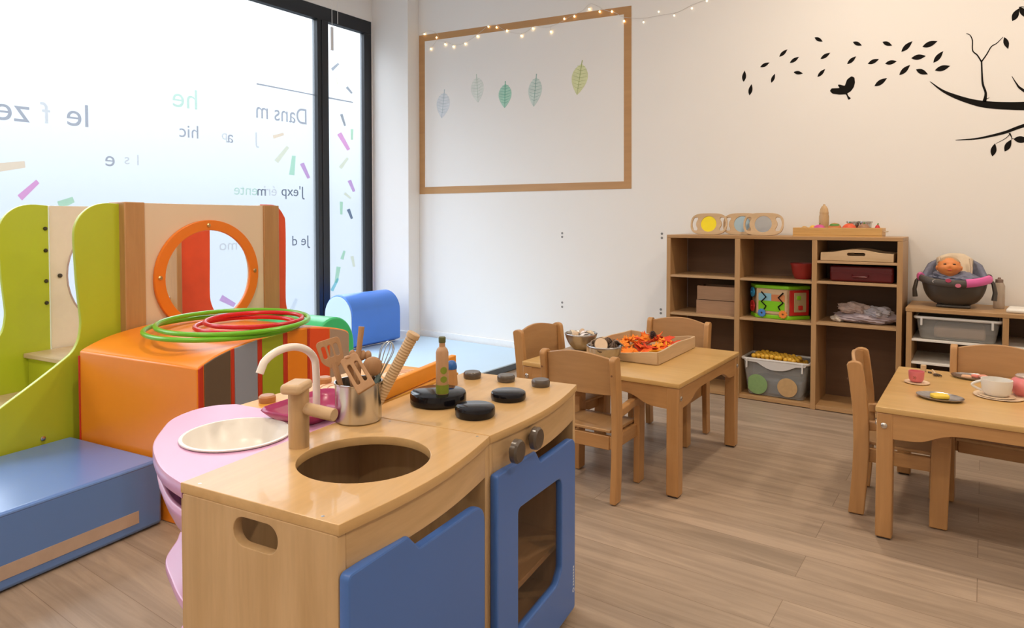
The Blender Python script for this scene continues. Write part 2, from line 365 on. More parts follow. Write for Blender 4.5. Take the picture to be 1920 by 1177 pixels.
# ================================================================ BACK WALL DECORATION
WP = YB - .0008
def wallpoly(b, pts, t=.0012):
    P = [on_y(u, v, YB) for u, v in pts]; b.prism([(p.x, p.z) for p in P], YB - t, YB - .0002, 'y')
# tape rectangle
o = empty('tape_frame', on_y(985, 200, YB) - Vector((0, 0, 0)), 0, 'large rectangle of tan packing tape stuck on the white wall', 'tape'); of = Matrix.Translation(-o.location)
tape = wood('tan_tape', (.52, .28, .11), (.58, .33, .14), 'x', 3, .3)
for k, pts in enumerate(([(786, 67), (1184, 10.5), (1184, 25), (786, 79)], [(786, 74), (796.5, 73), (797, 364), (787, 364)], [(1170, 22), (1184, 20), (1184, 353.5), (1170, 353.5)], [(787, 351), (1184, 339.5), (1184, 353.5), (787, 364)])):
    b = MB(); wallpoly(b, pts, .0010 + .0005 * k); t = b.build('tape_strip', tape, o, smooth=False); t.matrix_parent_inverse = of
# leaf rubbings
def leaf_shape(L, Wd, n=14, tip=.0):
    pts = []
    for k in range(n + 1): t = k / n; pts.append((Wd / 2 * math.sin(PI * t ** .85) ** .85 * (1 - .12 * t), L * (.5 - t)))
    for k in range(n - 1, 0, -1): t = k / n; pts.append((-Wd / 2 * math.sin(PI * t ** .85) ** .85 * (1 - .12 * t), L * (.5 - t)))
    return pts
for (cx, cy, wd, hh, tilt, base, vein, lab) in (
        (188, 612, 82, 150, 8, (.68, .72, .76), (.42, .52, .56), 'pale blue-grey leaf rubbing, lowest and nearest the taped corner'),
        (388, 522, 80, 150, -4, (.72, .76, .72), (.50, .60, .52), 'faint grey-green leaf rubbing, second from the left end'),
        (548, 558, 80, 140, 2, (.40, .66, .54), (.10, .40, .27), 'strong emerald green leaf rubbing in the middle of the row'),
        (722, 535, 84, 170, 6, (.60, .70, .66), (.22, .40, .36), 'grey-teal leaf rubbing with dark veins beside the emerald one'),
        (980, 462, 100, 180, 10, (.68, .72, .42), (.38, .46, .18), 'yellow-green leaf rubbing, highest and farthest right in the row')):
    u, v = 770 + cx / 3.098, cy / 3.098
    p = on_y(u, v, YB); q = on_y(u + wd / 6.2, v, YB); t2 = on_y(u, v - hh / 6.2, YB)
    Wd, L = 2 * (q.x - p.x), 2 * (t2.z - p.z)
    r = empty('leaf_rubbing', p, 0, lab, 'leaf print', 'leaf rubbings inside the tape rectangle', rot=(0, math.radians(tilt), 0))
    b = MB(); b.prism(leaf_shape(L, Wd), -.0010, -.0003, 'y'); b.build('leaf_blade', plain('rub_%d' % cx, base, .7, var=.18, scale=24), r, smooth=False)
    b = MB(); vy = -.0014
    def stroke(a, c, w0, w1):
        a = Vector(a); c = Vector(c); d = (c - a).normalized(); n = Vector((-d.y, d.x))
        b.prism([tuple(a + n * w0), tuple(c + n * w1), tuple(c - n * w1), tuple(a - n * w0)], -.0016, -.0011, 'y')
    stroke((0, L * .62), (0, -L * .48), .0035, .0012)
    for k in range(7):
        t = .1 + k * .115; z = L * (.5 - t); hw = Wd / 2 * math.sin(PI * (t + .02) ** .85) ** .85 * .86
        for sx in (-1, 1): stroke((0, z - .0), (sx * hw, z + .12 * L * (.5 if k else .3)), .0016, .0007)
    b.build('leaf_veins', plain('rubv_%d' % cx, vein, .7, var=.2, scale=40), r, smooth=False)
# wall anchors
for (u, va, vb, lab) in ((1054, 437, 444, 'upper pair of grey wall plugs nearest the taped rectangle'), (1054, 567, 575, 'lower pair of grey wall plugs nearest the floor mat'),
                         (1241, 438, 446, 'upper pair of grey wall plugs beside the shelf top'), (1239, 580, 587, 'lower pair of grey wall plugs beside the shelf side')):
    p = on_y(u, (va + vb) / 2, YB); r = empty('wall_anchor', p, 0, lab, 'wall anchor', 'pairs of wall plugs left of the shelf')
    for v in (va, vb):
        z = on_y(u, v, YB).z - p.z
        MB().lathe([(.009, 0), (.008, .002), (.003, .002), (.0025, .001)], (0, 0, 0), 12, Matrix.Translation((0, 0, z)) @ Matrix.Rotation(PI / 2, 4, 'X')).build('screw', plain('grey_plug', (.22, .22, .22), .5), r)
# fairy lights
r = empty('fairy_lights', on_y(985, 40, YB - .01), 0, 'string of small warm fairy lights along the tape rectangle top', 'string lights'); mi = Matrix.Translation(-r.location)
bl = [(80, 198), (150, 218), (117, 283), (200, 257), (248, 270), (317, 253), (388, 210), (452, 155), (499, 159), (559, 178), (643, 207), (710, 165), (815, 184), (892, 109), (951, 95), (1037, 52), (1098, 68), (1169, 67), (1240, 123), (1352, 128), (1440, 68), (1530, 90), (1633, 48), (1720, 5)]
wirepx = [(60, 196), (95, 182), (130, 182), (160, 205), (150, 235), (200, 240), (260, 262), (330, 240), (400, 190), (450, 150), (490, 142), (540, 172), (600, 192), (660, 190), (720, 152), (790, 160), (870, 130), (930, 95), (1000, 60), (1040, 22), (1085, 35), (1130, 60), (1190, 75), (1240, 100), (1350, 105), (1450, 88), (1550, 70), (1630, 30), (1720, -5), (1800, -45)]
T = lambda p: (770 + p[0] / 3.098, p[1] / 3.098)
wp = smoothline([tuple(on_y(*T(p), YB - .006)) for p in wirepx], 4)
b = MB(); b.tube(wp, .0014, 6); t = b.build('wire', plain('clear_cable', (.66, .64, .60), .4), r); t.matrix_parent_inverse = mi
em = emit_mat('warm_bulb', (1.0, .66, .28), 6.0); offm = emit_mat('dim_bulb', (1.0, .86, .66), 1.1)
for i, p in enumerate(bl):
    q = on_y(*T(p), YB - .009); lit = p[0] <= 1245
    best = min(wp, key=lambda a: (Vector(a) - q).length)
    b = MB(); b.tube([best, tuple(q)], .0012, 5); b.lathe([(0, -.006), (.004, -.004), (.0045, .0), (.003, .006)], tuple(q + Vector((0, 0, .008))), 8)
    t = b.build('socket', plain('clear_cable', (1, 1, 1)), r); t.matrix_parent_inverse = mi
    b = MB(); b.ball(tuple(q), (.0065, .0065, .0075), seg=10); t = b.build('bulb', em if lit else offm, r); t.matrix_parent_inverse = mi
# leaf decals
LD = [(121, 490, 85, 72), (162, 577, 80, 72), (254, 417, 20, 64), (307, 503, 68, 60), (373, 341, 38, 66), (444, 385, 28, 66), (469, 468, -15, 62), (600, 254, -33, 62), (643, 359, 27, 70), (617, 469, 43, 67),
      (849, 281, -28, 66), (812, 387, 37, 72), (952, 395, 17, 76), (1041, 281, -27, 70), (1065, 401, 5, 76), (1167, 299, 40, 92), (1315, 283, 14, 100), (1242, 367, 2, 94), (1369, 366, 47, 92), (1153, 450, 40, 90), (1264, 462, -27, 87), (1396, 438, 10, 100), (999, 528, 28, 92)]
ordn = ['leftmost', 'second', 'third', 'fourth', 'fifth', 'sixth', 'seventh', 'eighth', 'ninth', 'tenth', 'eleventh', 'twelfth', 'thirteenth', 'fourteenth', 'fifteenth', 'sixteenth', 'seventeenth', 'eighteenth', 'nineteenth', 'twentieth', 'twenty-first', 'twenty-second', 'last and rightmost']
rank = {i: k for k, i in enumerate(sorted(range(len(LD)), key=lambda i: LD[i][0]))}
def dleaf(L, W, n=8):
    up = [(L * (-.5 + k / n), W / 2 * math.sin(PI * (k / n) ** .9)) for k in range(n + 1)]; dn = [(x, -y) for x, y in up[1:-1]][::-1]; return up + dn
SC5 = 3.4286
for i, (cx, cy, an, L) in enumerate(LD):
    u, v = 1360 + cx / SC5, cy / SC5; p = on_y(u, v, YB)
    s = (on_y(u + 10, v, YB).x - on_y(u - 10, v, YB).x) / 20; sz = (on_y(u, v - 10, YB).z - on_y(u, v + 10, YB).z) / 20
    b = MB(); a = math.radians(an); ca, sa = math.cos(a), math.sin(a)
    b.prism([((x * ca - y * sa) / SC5 * s, (x * sa + y * ca) / SC5 * sz) for x, y in dleaf(L, L * .36)], -.0012, -.0002, 'y')
    o = b.build('leaf_decal', black(), smooth=False); o.location = (p.x, YB, p.z); k = rank[i]
    desc = ('steep' if an > 60 else 'flat' if abs(an) < 12 else 'rising' if an > 0 else 'falling') 
    tag(o, ('%s, %s black leaf decal of the drifting flock' if k in (0, 22) else '%s from left, %s black leaf decal of the drifting flock') % (ordn[k], desc), 'leaf decal', 'black leaf decals drifting on the wall')
def dec(name, polys, label=None, cat=None):
    b = MB()
    for pts in polys:
        if isinstance(pts, tuple):   # stroke: points with widths (crop pixels)
            pl, ws = pts; pl = smoothline(pl, 5); n = len(pl); L_, R_ = [], []
            for i, p in enumerate(pl):
                d = (Vector(pl[min(n - 1, i + 1)]) - Vector(pl[max(0, i - 1)])).normalized(); nn = Vector((-d.y, d.x)); f = i / (n - 1) * (len(ws) - 1); k = min(len(ws) - 2, int(f)); wd = ws[k] + (ws[k + 1] - ws[k]) * (f - k)
                L_.append(Vector(p) + nn * wd / 2); R_.append(Vector(p) - nn * wd / 2)
            for i in range(n - 1): wallpoly(b, [(1360 + q[0] / SC5, q[1] / SC5) for q in (L_[i], L_[i + 1], R_[i + 1], R_[i])])
        else: wallpoly(b, [(1360 + x / SC5, y / SC5) for x, y in pts])
    o = b.build(name, black(), smooth=False)
    if label: tag(o, label, cat)
    return o
dec('bird_decal', [rounded([(672, 585), (682, 568), (735, 566), (722, 545), (735, 543), (768, 552), (782, 512), (800, 497), (812, 490), (830, 498), (834, 530), (826, 560), (806, 588), (783, 600), (792, 618), (808, 632), (792, 643), (776, 606), (735, 608), (690, 603)], 6, 3)], 'black bird silhouette decal flying below the drifting leaves', 'bird decal')
tr = empty('tree_decal', on_y(1900, 190, YB), 0, 'black tree branch silhouette decal at the wall right edge', 'tree decal'); mi = Matrix.Translation(-tr.location)
for pl, ws in (([(1316, 524), (1400, 585), (1500, 628), (1600, 658), (1680, 672), (1800, 680), (1990, 678), (2300, 640)], [3, 14, 26, 34, 42, 46, 50, 60, 70]),
               ([(1665, 655), (1674, 600), (1655, 540), (1650, 470), (1647, 395)], [26, 16, 14, 11, 10]), ([(1647, 398), (1620, 355), (1590, 325), (1588, 260), (1572, 225), (1548, 216)], [10, 9, 8, 8, 6, 2]),
               ([(1648, 395), (1680, 350), (1710, 300), (1745, 278), (1785, 238)], [9, 8, 7, 6, 3]), ([(1668, 640), (1698, 628)], [6, 2]),
               ([(1480, 900), (1600, 893), (1700, 875), (1800, 850), (1880, 820), (2000, 780), (2250, 690)], [3, 10, 14, 18, 20, 24, 30]),
               ([(1832, 860), (1800, 890), (1740, 922)], [5, 4, 2]), ([(1826, 855), (1840, 880), (1842, 898)], [12, 6, 3]), ([(1842, 890), (1858, 892)], [4, 2]),
               ([(1842, 490), (1870, 535), (1900, 570), (1990, 620), (2100, 650)], [3, 9, 16, 24, 30]), ([(1888, 50), (1930, 48), (2100, 120), (2300, 500)], [3, 5, 12, 40]), ([(2330, 2300), (2300, 1500), (2320, 900), (2300, 500), (2340, 200)], [110, 85, 75, 55, 30])):
    t = dec('branch', [(pl, ws)]); t.parent = tr; t.matrix_parent_inverse = mi
for cx, cy, an, L in ((1806, 277, -72, 80), (1866, 95, 62, 92), (1915, 80, -55, 90), (1725, 963, 78, 86), (1817, 935, 60, 88), (1902, 897, -4, 100)):
    a = math.radians(-an); t = dec('leaf', [[(cx + x * math.cos(a) - y * math.sin(a), cy + x * math.sin(a) + y * math.cos(a)) for x, y in dleaf(L, L * .44)]]); t.parent = tr; t.matrix_parent_inverse = mi
# ================================================================ PLAY KITCHEN (front unit: sink cabinet + stove cabinet)
KH, KD = .624, .35
def ktop(y0, y1, holes, bow=.024):
    n = 12; fr_ = [(.352 + bow * math.sin(PI * k / n) ** 1, y0 + (y1 - y0) * k / n) for k in range(n + 1)]
    return [[(-.004, y0)] + fr_ + [(-.004, y1)]] + holes
def rail(parent, y0, y1, z0, z1, bow=.021):
    n = 12; b = MB(); P = [(.335 + 0, y0)]; 
    outer = [(.350 + bow * math.sin(PI * k / n), y0 + (y1 - y0) * k / n) for k in range(n + 1)]; inner = [(x - .016, y) for x, y in outer][::-1]
    b.prism(outer + inner, z0, z1, 'z'); return b.build('front_rail', birch('y'), parent, bevel=.0012)
sink = empty('play_sink_cabinet', K(0, 0), A, 'birch toy sink cabinet with round hole, wooden tap and solid blue door', 'toy kitchen')
plate('side_panel', [rrect(0, 0, KD, .606, .004, 2), rrect(.126, .546, .226, .594, .0235)], .018, PXZ(.009), birch('z'), sink)
plate('side_panel', [rrect(0, 0, KD, .606, .004, 2)], .016, PXZ(.457), birch('z'), sink)
MB().box((0, .018, .05), (.012, .449, .606)).build('back_panel', birch('z'), sink)
MB().box((.012, .018, .045), (.345, .449, .061)).build('bottom_shelf', birch('y'), sink, bevel=.001)
plate('countertop', ktop(.0, .4645, [circ(.2, .243, .126, n=56)]), .018, PXY(.615), wood('birch_top', (.62, .38, .15), (.74, .49, .23), 'y', 6, .3, .15), sink)
for p in ((.03, .012), (.31, .012), (.33, .45), (.10, .452)): MB().lathe([(0, .6245), (.003, .6243), (.003, .6235)], (p[0], p[1], 0), 8, caps=False).build('screw', steel(), sink)
rail(sink, .018, .449, .540, .606, .018)
MB().box((.328, .018, .061), (.346, .034, .528)).build('front_stile', birch('z'), sink)
doorblue = plain('blue_lacquer', (.062, .165, .50), .36, var=.03, scale=5)
dp = rounded([(-.001, .03), (.414, .03), (.414, .506), (.184, .513), (.150, .548), (.0, .551)], [.004, .004, .045, .006, .008, .012], 6)
plate('door', [dp], .019, PYZ(.3605), doorblue, sink, bevel=.004)
# round basin inside under the hole
f = empty('x', (0, 0, 0)); bpy.data.objects.remove(f)
b = MB(); b.lathe([(.020, .624), (.0205, .66), (.0205, .738), (.019, .742), (0, .742)], (.042, .232, 0), 24); fau = b.build('faucet', wood('birch_tap', (.50, .31, .15), (.62, .42, .22), 'z', 14), sink, label='light beech toy tap column')
MB().tube([(.058, .236, .702), (.128, .240, .697)], .0125, 16).build('spout', palew('x'), fau, bevel=.001)
b = MB(); b.box((-.018, -.044, .738), (.024, .020, .758), Matrix.Translation((.040, .232, 0)) @ Matrix.Rotation(.35, 4, 'Z')); b.build('tap_lever', palew('y'), fau, bevel=.007, seg=3)
MB().lathe([(0, .7565), (.007, .7565), (.007, .754)], (.045, .236, 0), 14).build('plug_cap', plain('dark_plug', (.05, .045, .04), .5), fau)

stv = empty('play_stove_cabinet', K(0, 0), A, 'birch toy stove cabinet with black hotplates and blue oven door', 'toy kitchen')
Y0, Y1 = .4665, .955
for y in (Y0 + .008, Y1 - .009): plate('side_panel', [rrect(0, 0, KD, .606, .004, 2)], .016, PXZ(y), birch('z'), stv)
MB().box((0, Y0 + .016, .05), (.012, Y1 - .017, .606)).build('back_panel', birch('z'), stv)
MB().box((.012, Y0 + .016, .045), (.345, Y1 - .017, .061)).build('bottom_shelf', birch('y'), stv, bevel=.001)
MB().box((.012, Y0 + .016, .20), (.33, Y1 - .017, .214)).build('oven_shelf', birch('y'), stv, bevel=.001)
plate('countertop', ktop(Y0, Y1 + .006, []), .018, PXY(.615), wood('birch_top', (1, 1, 1), (1, 1, 1), 'y'), stv)
rail(stv, Y0 + .016, Y1 - .017, .530, .606, .018)
dd = rounded([(.466, .03), (.908, .03), (.908, .497), (.684, .501), (.655, .536), (.466, .541)], [.004, .012, .035, .006, .008, .010], 6)
wn = rounded([(.566, .150), (.784, .150), (.814, .178), (.814, .418), (.566, .432)], [.014, .012, .012, .028, .014], 5)
od = plate('oven_door', [dd, wn], .019, PYZ(.3605), doorblue, stv, bevel=.004)
MB().box((.353, .560, .144), (.357, .820, .438)).build('oven_window', tint_mat('smoked_acrylic', (.55, .45, .36), .05, .08), od)
# small printed maker mark near the door edge
b = MB(); b.lathe([(.006, 0), (.006, .0006), (.004, .0006), (.004, 0)], (0, 0, 0), 16, Matrix.Translation((.3702, .893, .085)) @ Matrix.Rotation(PI / 2, 4, 'Y'), caps=False)
for k in range(7): b.box((.3702, .890, .097 + k * .008), (.3707, .896, .102 + k * .008))
b.build('printed_mark', plain('white_print', (.7, .75, .85), .5), od)
hot = plain('black_gloss_plastic', (.006, .006, .009), .10); hot.node_tree.nodes['Principled BSDF'].inputs['Specular IOR Level'].default_value = .32
for (x, y, rr, h) in ((.112, .632, .070, .030), (.250, .578, .047, .024), (.252, .742, .045, .020)):
    MB().lathe([(0, .624), (rr * .94, .624), (rr, .624 + .005), (rr, .624 + h - .007), (rr * .97, .624 + h - .002), (rr * .9, .624 + h), (0, .624 + h)], (x, y, 0), 48).build('hotplate', hot, stv)
kn = wood('walnut_stain', (.065, .050, .040), (.11, .085, .065), 'x', 14, .3, .3)
for x, y in ((.055, .895), (.160, .905), (.270, .900)):
    MB().lathe([(0, .624), (.024, .624), (.0255, .628), (.0255, .638), (.022, .643), (0, .643)], (x, y, 0), 28).build('burner_knob', kn, stv)
for y in (.530, .628):
    MB().lathe([(0, 0), (.010, 0), (.010, .008), (.026, .009), (.026, .020), (.022, .025), (0, .025)], (0, 0, 0), 28, Matrix.Translation((.3685, y, .576)) @ Matrix.Rotation(PI / 2, 4, 'Y')).build('dial_knob', kn, stv)

# ---- second unit behind: pink rounded corner + orange counter
pk = plain('pink_lacquer', (.66, .36, .58), .26, var=.03, scale=4)
pkd = plain('deep_pink_lacquer', (.66, .16, .38), .35, var=.03)
cor = empty('corner_toy_washstand', K(-.14, .2), A, 'pink rounded corner washstand with sunken white basin and curved shelves', 'toy kitchen'); cor.location = K(0, 0)
def pinkoutline(s=0.0):
    ctl = [(-.006, .003 + s), (-.085, .026 + s), (-.161 , .062 + s), (-.245 , .115 + s * .8), (-.317 + s * .6, .186 + s * .6), (-.365 + s, .245), (-.385 + s, .31), (-.375 + s, .365), (-.335 + s * .5, .402)]
    return smoothline(ctl, 5) + [(-.008, .402)]
plate('top_board', [pinkoutline(), circ(-.135, .232, .108, n=48)], .028, PXY(.607), pk, cor, bevel=.003)
wb = plain('white_basin_plastic', (.82, .80, .75), .28)
MB().lathe([(.1125, .6225), (.112, .6245), (.107, .6245), (.103, .618), (.092, .585), (.07, .568), (0, .565)], (-.135, .232, 0), 48, caps=False).build('basin', wb, cor, solid=.003)
def pinkbowl():
    b = MB(); ol = pinkoutline(.012)
    b.prism(ol, .488, .506, 'z'); return b
plate('shelf', [pinkoutline(.030)], .018, PXY(.360), pk, cor, bevel=.003)
plate('shelf', [pinkoutline(.030)], .018, PXY(.14), pk, cor, bevel=.003)
# the storage bowl under the top
b = MB(); ol = pinkoutline(.016)
cxm, cym = -.15, .22
def bowlfn(i, j):
    k = int(round(i * len(ol))) % len(ol); x, y = ol[k]; s = 1 - .45 * j ** 1.6; return (cxm + (x - cxm) * s, cym + (y - cym) * s, .560 - .13 * j)
b.grid(bowlfn, len(ol), 6, True); b.build('storage_bowl', pk, cor, solid=.008)
MB().box((-.03, .02, 0), (-.012, .40, .593)).build('back_panel', birch('z'), cor)
MB().box((-.32, .388, 0), (-.03, .402, .593)).build('divider_panel', birch('z'), cor)

cu2 = empty('orange_toy_counter', K(0, 0), A, 'orange toy kitchen counter with white swan neck tap and magenta sink', 'toy kitchen')
oc = wood('orange_stain', (.78, .36, .045), (.88, .48, .10), 'y', 6, .3)
plate('countertop', [rrect(-.33, .4035, -.030, .96, .006), rrect(-.165, .42, -.04, .535, .01)] if False else [rrect(-.33, .4035, -.030, .96, .006)], .018, PXY(.609), oc, cu2)
for y in (.412, .951): MB().box((-.325, y - .008, 0), (-.035, y + .008, .600)).build('side_panel', birch('z'), cu2)
MB().box((-.048, .42, .04), (-.036, .943, .600)).build('back_panel', birch('z'), cu2)
b = MB(); b.box((-.009, .0, 0), (.009, .52, .044), Matrix.Translation((-.022, .47, .620)) @ Matrix.Rotation(.085, 4, 'Z')); b.build('backsplash_rim', plain('orange_rim', (.86, .33, .03), .35), cu2, bevel=.003)
# magenta sink tray with flared rims
mg = plain('magenta_plastic', (.36, .03, .12), .3)
b = MB()
def tray(cx, cy, hx, hy, z0, z1, fl, rot):
    M = Matrix.Translation((cx, cy, 0)) @ Matrix.Rotation(rot, 4, 'Z')
    o1 = [(-hx, -hy), (hx, -hy), (hx, hy), (-hx, hy)]
    rows = [[M @ Vector((x * s, y * s, z)) for x, y in rounded(o1, .03, 4)] for s, z in ((.01, z0), (1, z0), (1 + fl * .55, z0 + (z1 - z0) * .5), (1 + fl, z1))]
    n = len(rows[0]); V = [[b.bm.verts.new(p) for p in r_] for r_ in rows]
    for r1, r2 in zip(V, V[1:]):
        for k in range(n): b.bm.faces.new((r1[k], r1[(k + 1) % n], r2[(k + 1) % n], r2[k]))
tray(-.10, .43, .055, .08, .620, .648, .42, 0.0); b.build('sink_tray', mg, cu2, solid=.006)
arch = [(-.075, .405, .618), (-.075, .405, .70), (-.075, .403, .745)] + [(-.075 - .012 * t, .403 - .078 * (1 - math.cos(t * PI * .80)) , .745 + .052 * math.sin(t * PI * .80)) for t in [k / 10 for k in range(1, 11)]]
arch = smoothline(arch, 3); arch.append((arch[-1][0] - .002, arch[-1][1] - .010, arch[-1][2] - .022))
MB().tube(arch, .0085, 14).build('faucet', plain('white_plastic_gloss', (.85, .80, .74), .25), cu2)
for x, y in ((-.290, .457), (-.300, .672)): MB().lathe([(0, .618), (.020, .618), (.021, .622), (.021, .632), (.017, .636), (0, .636)], (x, y, 0), 24).build('knob', wood('knob_beech', (.45, .2, .08), (.55, .27, .11), 'x', 14), cu2)
for (x, y, rr) in ((-.215, .655, .075), (-.16, .86, .065)):
    b = MB(); b.lathe([(0, .6183), (rr, .6183), (rr, .6195), (0, .6195)], (x, y, 0), 36); hob = b.build('hob_plate', plain('pale_peach_print', (.85, .62, .42), .4), cu2)
    b = MB()
    for k in range(3):
        r0 = rr * (.28 + .27 * k); b.tube([(x + r0 * math.cos(t * 2 * PI / 32), y + r0 * math.sin(t * 2 * PI / 32), .6197) for t in range(32)], .0016, 6, closed=True)
    b.build('hob_ring', plain('rose_print', (.6, .3, .22), .5), hob)

# ---- utensil pot
def Kloc(x, y, z, name, label, cat, group=None): return empty(name, K(x, y, z), A, label, cat, group)
pt = Kloc(.030, .428, .6245, 'steel_pot', 'brushed steel pot holding wooden utensils on the toy sink', 'pot')
MB().lathe([(0, 0), (.049, 0), (.052, .003), (.0525, .07), (.0525, .085), (.0545, .0865), (.0545, .089), (.0510, .089), (.0510, .006), (0, .004)], (0, 0, 0), 48, caps=False).build('pot_body', steel(), pt)
PC = K(.030, .428, .6245)
def utensil(name, px, ln, label, cat, base_off, roll=0):
    """a utensil that leans from inside the pot to the seen tip; local z runs from foot to tip"""
    foot = PC + KX * base_off[0] + KY * base_off[1] + Vector((0, 0, .012))
    dist = base_off[2]
    d = ray(*px); t = ((foot + Vector((0, 0, .1)) - CAM).dot(FW) + dist) ; tip = CAM + d * t
    v = (tip - foot).normalized(); r = empty(name, foot, 0, label, cat, 'wooden utensils in the steel pot')
    q = v.to_track_quat('Z', 'Y'); r.rotation_euler = (q @ Euler((0, 0, roll)).to_quaternion()).to_euler(); return r, (tip - foot).length
ucam = PC - CAM
def faceroll(r):  # turn the blade (local x wide, y thin) to face the camera
    z = (r.rotation_euler.to_matrix() @ Vector((0, 0, 1))); c = (CAM - r.location).normalized(); y = (c - z * c.dot(z)).normalized(); x = y.cross(z)
    M = Matrix((x, y, z)).transposed(); r.rotation_euler = M.to_euler()
uw = wood('utensil_wood', (.42, .22, .10), (.55, .32, .16), 'z', 12, .5)
def spatula(px, off, label, slots, W=.052, BL=.075):
    r, L = utensil('slotted_spatula', px, 0, label, 'spatula', off); faceroll(r)
    hl = L - BL
    MB().tube([(0, 0, 0), (0, 0, hl * .6), (0, 0, hl + .01)], [.006, .0055, .008], 10).build('handle', uw, r)
    blade = rounded([(-.009, hl), (.009, hl), (W / 2 * .9, hl + .015), (W / 2, L), (-W / 2, L), (-W / 2 * .9, hl + .015)], [0, 0, .01, .012, .012, .01], 4)
    holes = [rrect(c - .0045, hl + .024, c + .0045, L - .014, .004, 3) for c in slots]
    plate('blade', [blade] + holes, .006, PXZ(0), uw, r, bevel=.0012); return r
spatula((613, 636), (-.01, -.018, .02), 'slotted wooden spatula leaning left over the pot rim', (-.014, 0, .014), W=.056, BL=.066)
# turner whose angled blade hangs down in front of the pot rim
foot = PC + KX * .012 + KY * -.012 + Vector((0, 0, .012)); t0 = (PC + Vector((0, 0, .1)) - CAM).dot(FW)
r = empty('slotted_turner', foot, 0, 'slotted wooden turner with its blade hanging over the pot front rim', 'spatula', 'wooden utensils in the steel pot')
ta = CAM + ray(652, 668) * (t0 - .035) - foot; tb = CAM + ray(688, 730) * (t0 - .066) - foot
MB().tube([(0, 0, 0), tuple(ta * .6), tuple(ta)], [.006, .006, .009], 12).build('handle', uw, r)
zz = (tb - ta).normalized(); cc = (CAM - foot - ta).normalized(); yy = (cc - zz * cc.dot(zz)).normalized(); xx = yy.cross(zz); BLn = (tb - ta).length
plate('blade', [rounded([(-.020, 0), (.020, 0), (.0215, BLn), (-.0215, BLn)], [.009, .009, .004, .004], 4), rrect(-.0125, .020, -.0045, BLn - .018, .004, 3), rrect(.0045, .020, .0125, BLn - .018, .004, 3)], .010, axes(ta, xx, zz, -yy), uw, r, bevel=.002)
r2, L = utensil('wooden_spoon', (678, 612), 0, 'thin wooden spoon handle standing tallest at the back', 'spoon', (-.02, .0, .03))
MB().tube([(0, 0, 0), (0, 0, L * .5), (0, 0, L)], [.004, .0055, .007], 12).build('handle', uw, r2, bevel=.001)
MB().ball((0, 0, .01), (.014, .005, .018), seg=12).build('spoon_bowl', uw, r2)
r3, L = utensil('wooden_ladle', (703, 670), 0, 'wooden ladle with a round bowl above the pot rim', 'ladle', (.0, .006, .01)); faceroll(r3)
MB().tube([(0, 0, 0), (0, 0, L - .04)], .0055, 10).build('handle', uw, r3)
MB().lathe([(0, -.008), (.014, -.007), (.021, -.002), (.023, .005), (.020, .005), (.016, .0), (0, -.003)], (0, 0, 0), 24, Matrix.Translation((0, 0, L - .022)) @ Matrix.Rotation(PI / 2, 4, 'X')).build('ladle_bowl', uw, r3)
r3, L = utensil('wooden_masher', (676, 656), 0, 'wooden potato masher with scalloped head in the pot', 'masher', (-.012, .002, .03)); faceroll(r3)
MB().tube([(0, 0, 0), (0, 0, L - .02)], .0055, 10).build('handle', uw, r3)
b = MB()
for k in range(4): b.ball((-.018 + .012 * k, 0, L - .012), (.0085, .008, .012), seg=12)
b.build('masher_head', uw, r3)
r4, L = utensil('whisk', (731, 640), 0, 'steel wire whisk fanned out beside the rolling pin', 'whisk', (.012, .012, .03)); faceroll(r4)
wr = plain('steel_wire', (.50, .55, .58), .3, 1)
MB().tube([(0, 0, 0), (0, 0, L * .55)], .006, 10).build('handle', plain('teal_handle', (.16, .24, .24), .4), r4)
b = MB()
for k in range(5):
    a_ = PI * k / 5; pts = []
    for j in range(15):
        t = j / 14 * PI; rad = .024 * math.sin(t) ** .8 * (1 if j < 7 else -1) if False else .024 * math.cos(PI * j / 14)
        hgt = L * .52 + (L * .48) * math.sin(t) ** .7; pts.append((rad * math.cos(a_) * min(1, .2 + math.sin(t)), rad * math.sin(a_) * min(1, .2 + math.sin(t)), hgt))
    b.tube(pts, .0011, 5)
b.build('wire_loops', wr, r4)
r5, L = utensil('rolling_pin', (777, 624), 0, 'ribbed wooden rolling pin leaning right out of the pot', 'rolling pin', (.02, .022, .0))
prof = [(0, 0), (.008, 0)]; n = 26
for k in range(n): z0 = .02 + (L - .035) * k / n; prof += [(.0125, z0), (.0138, z0 + .003), (.0125, z0 + .0055)]
prof += [(.0125, L - .013), (.0155, L - .012), (.0155, L - .002), (.013, L), (0, L)]
MB().lathe(prof, (0, 0, 0), 20).build('roller', palew('z'), r5)
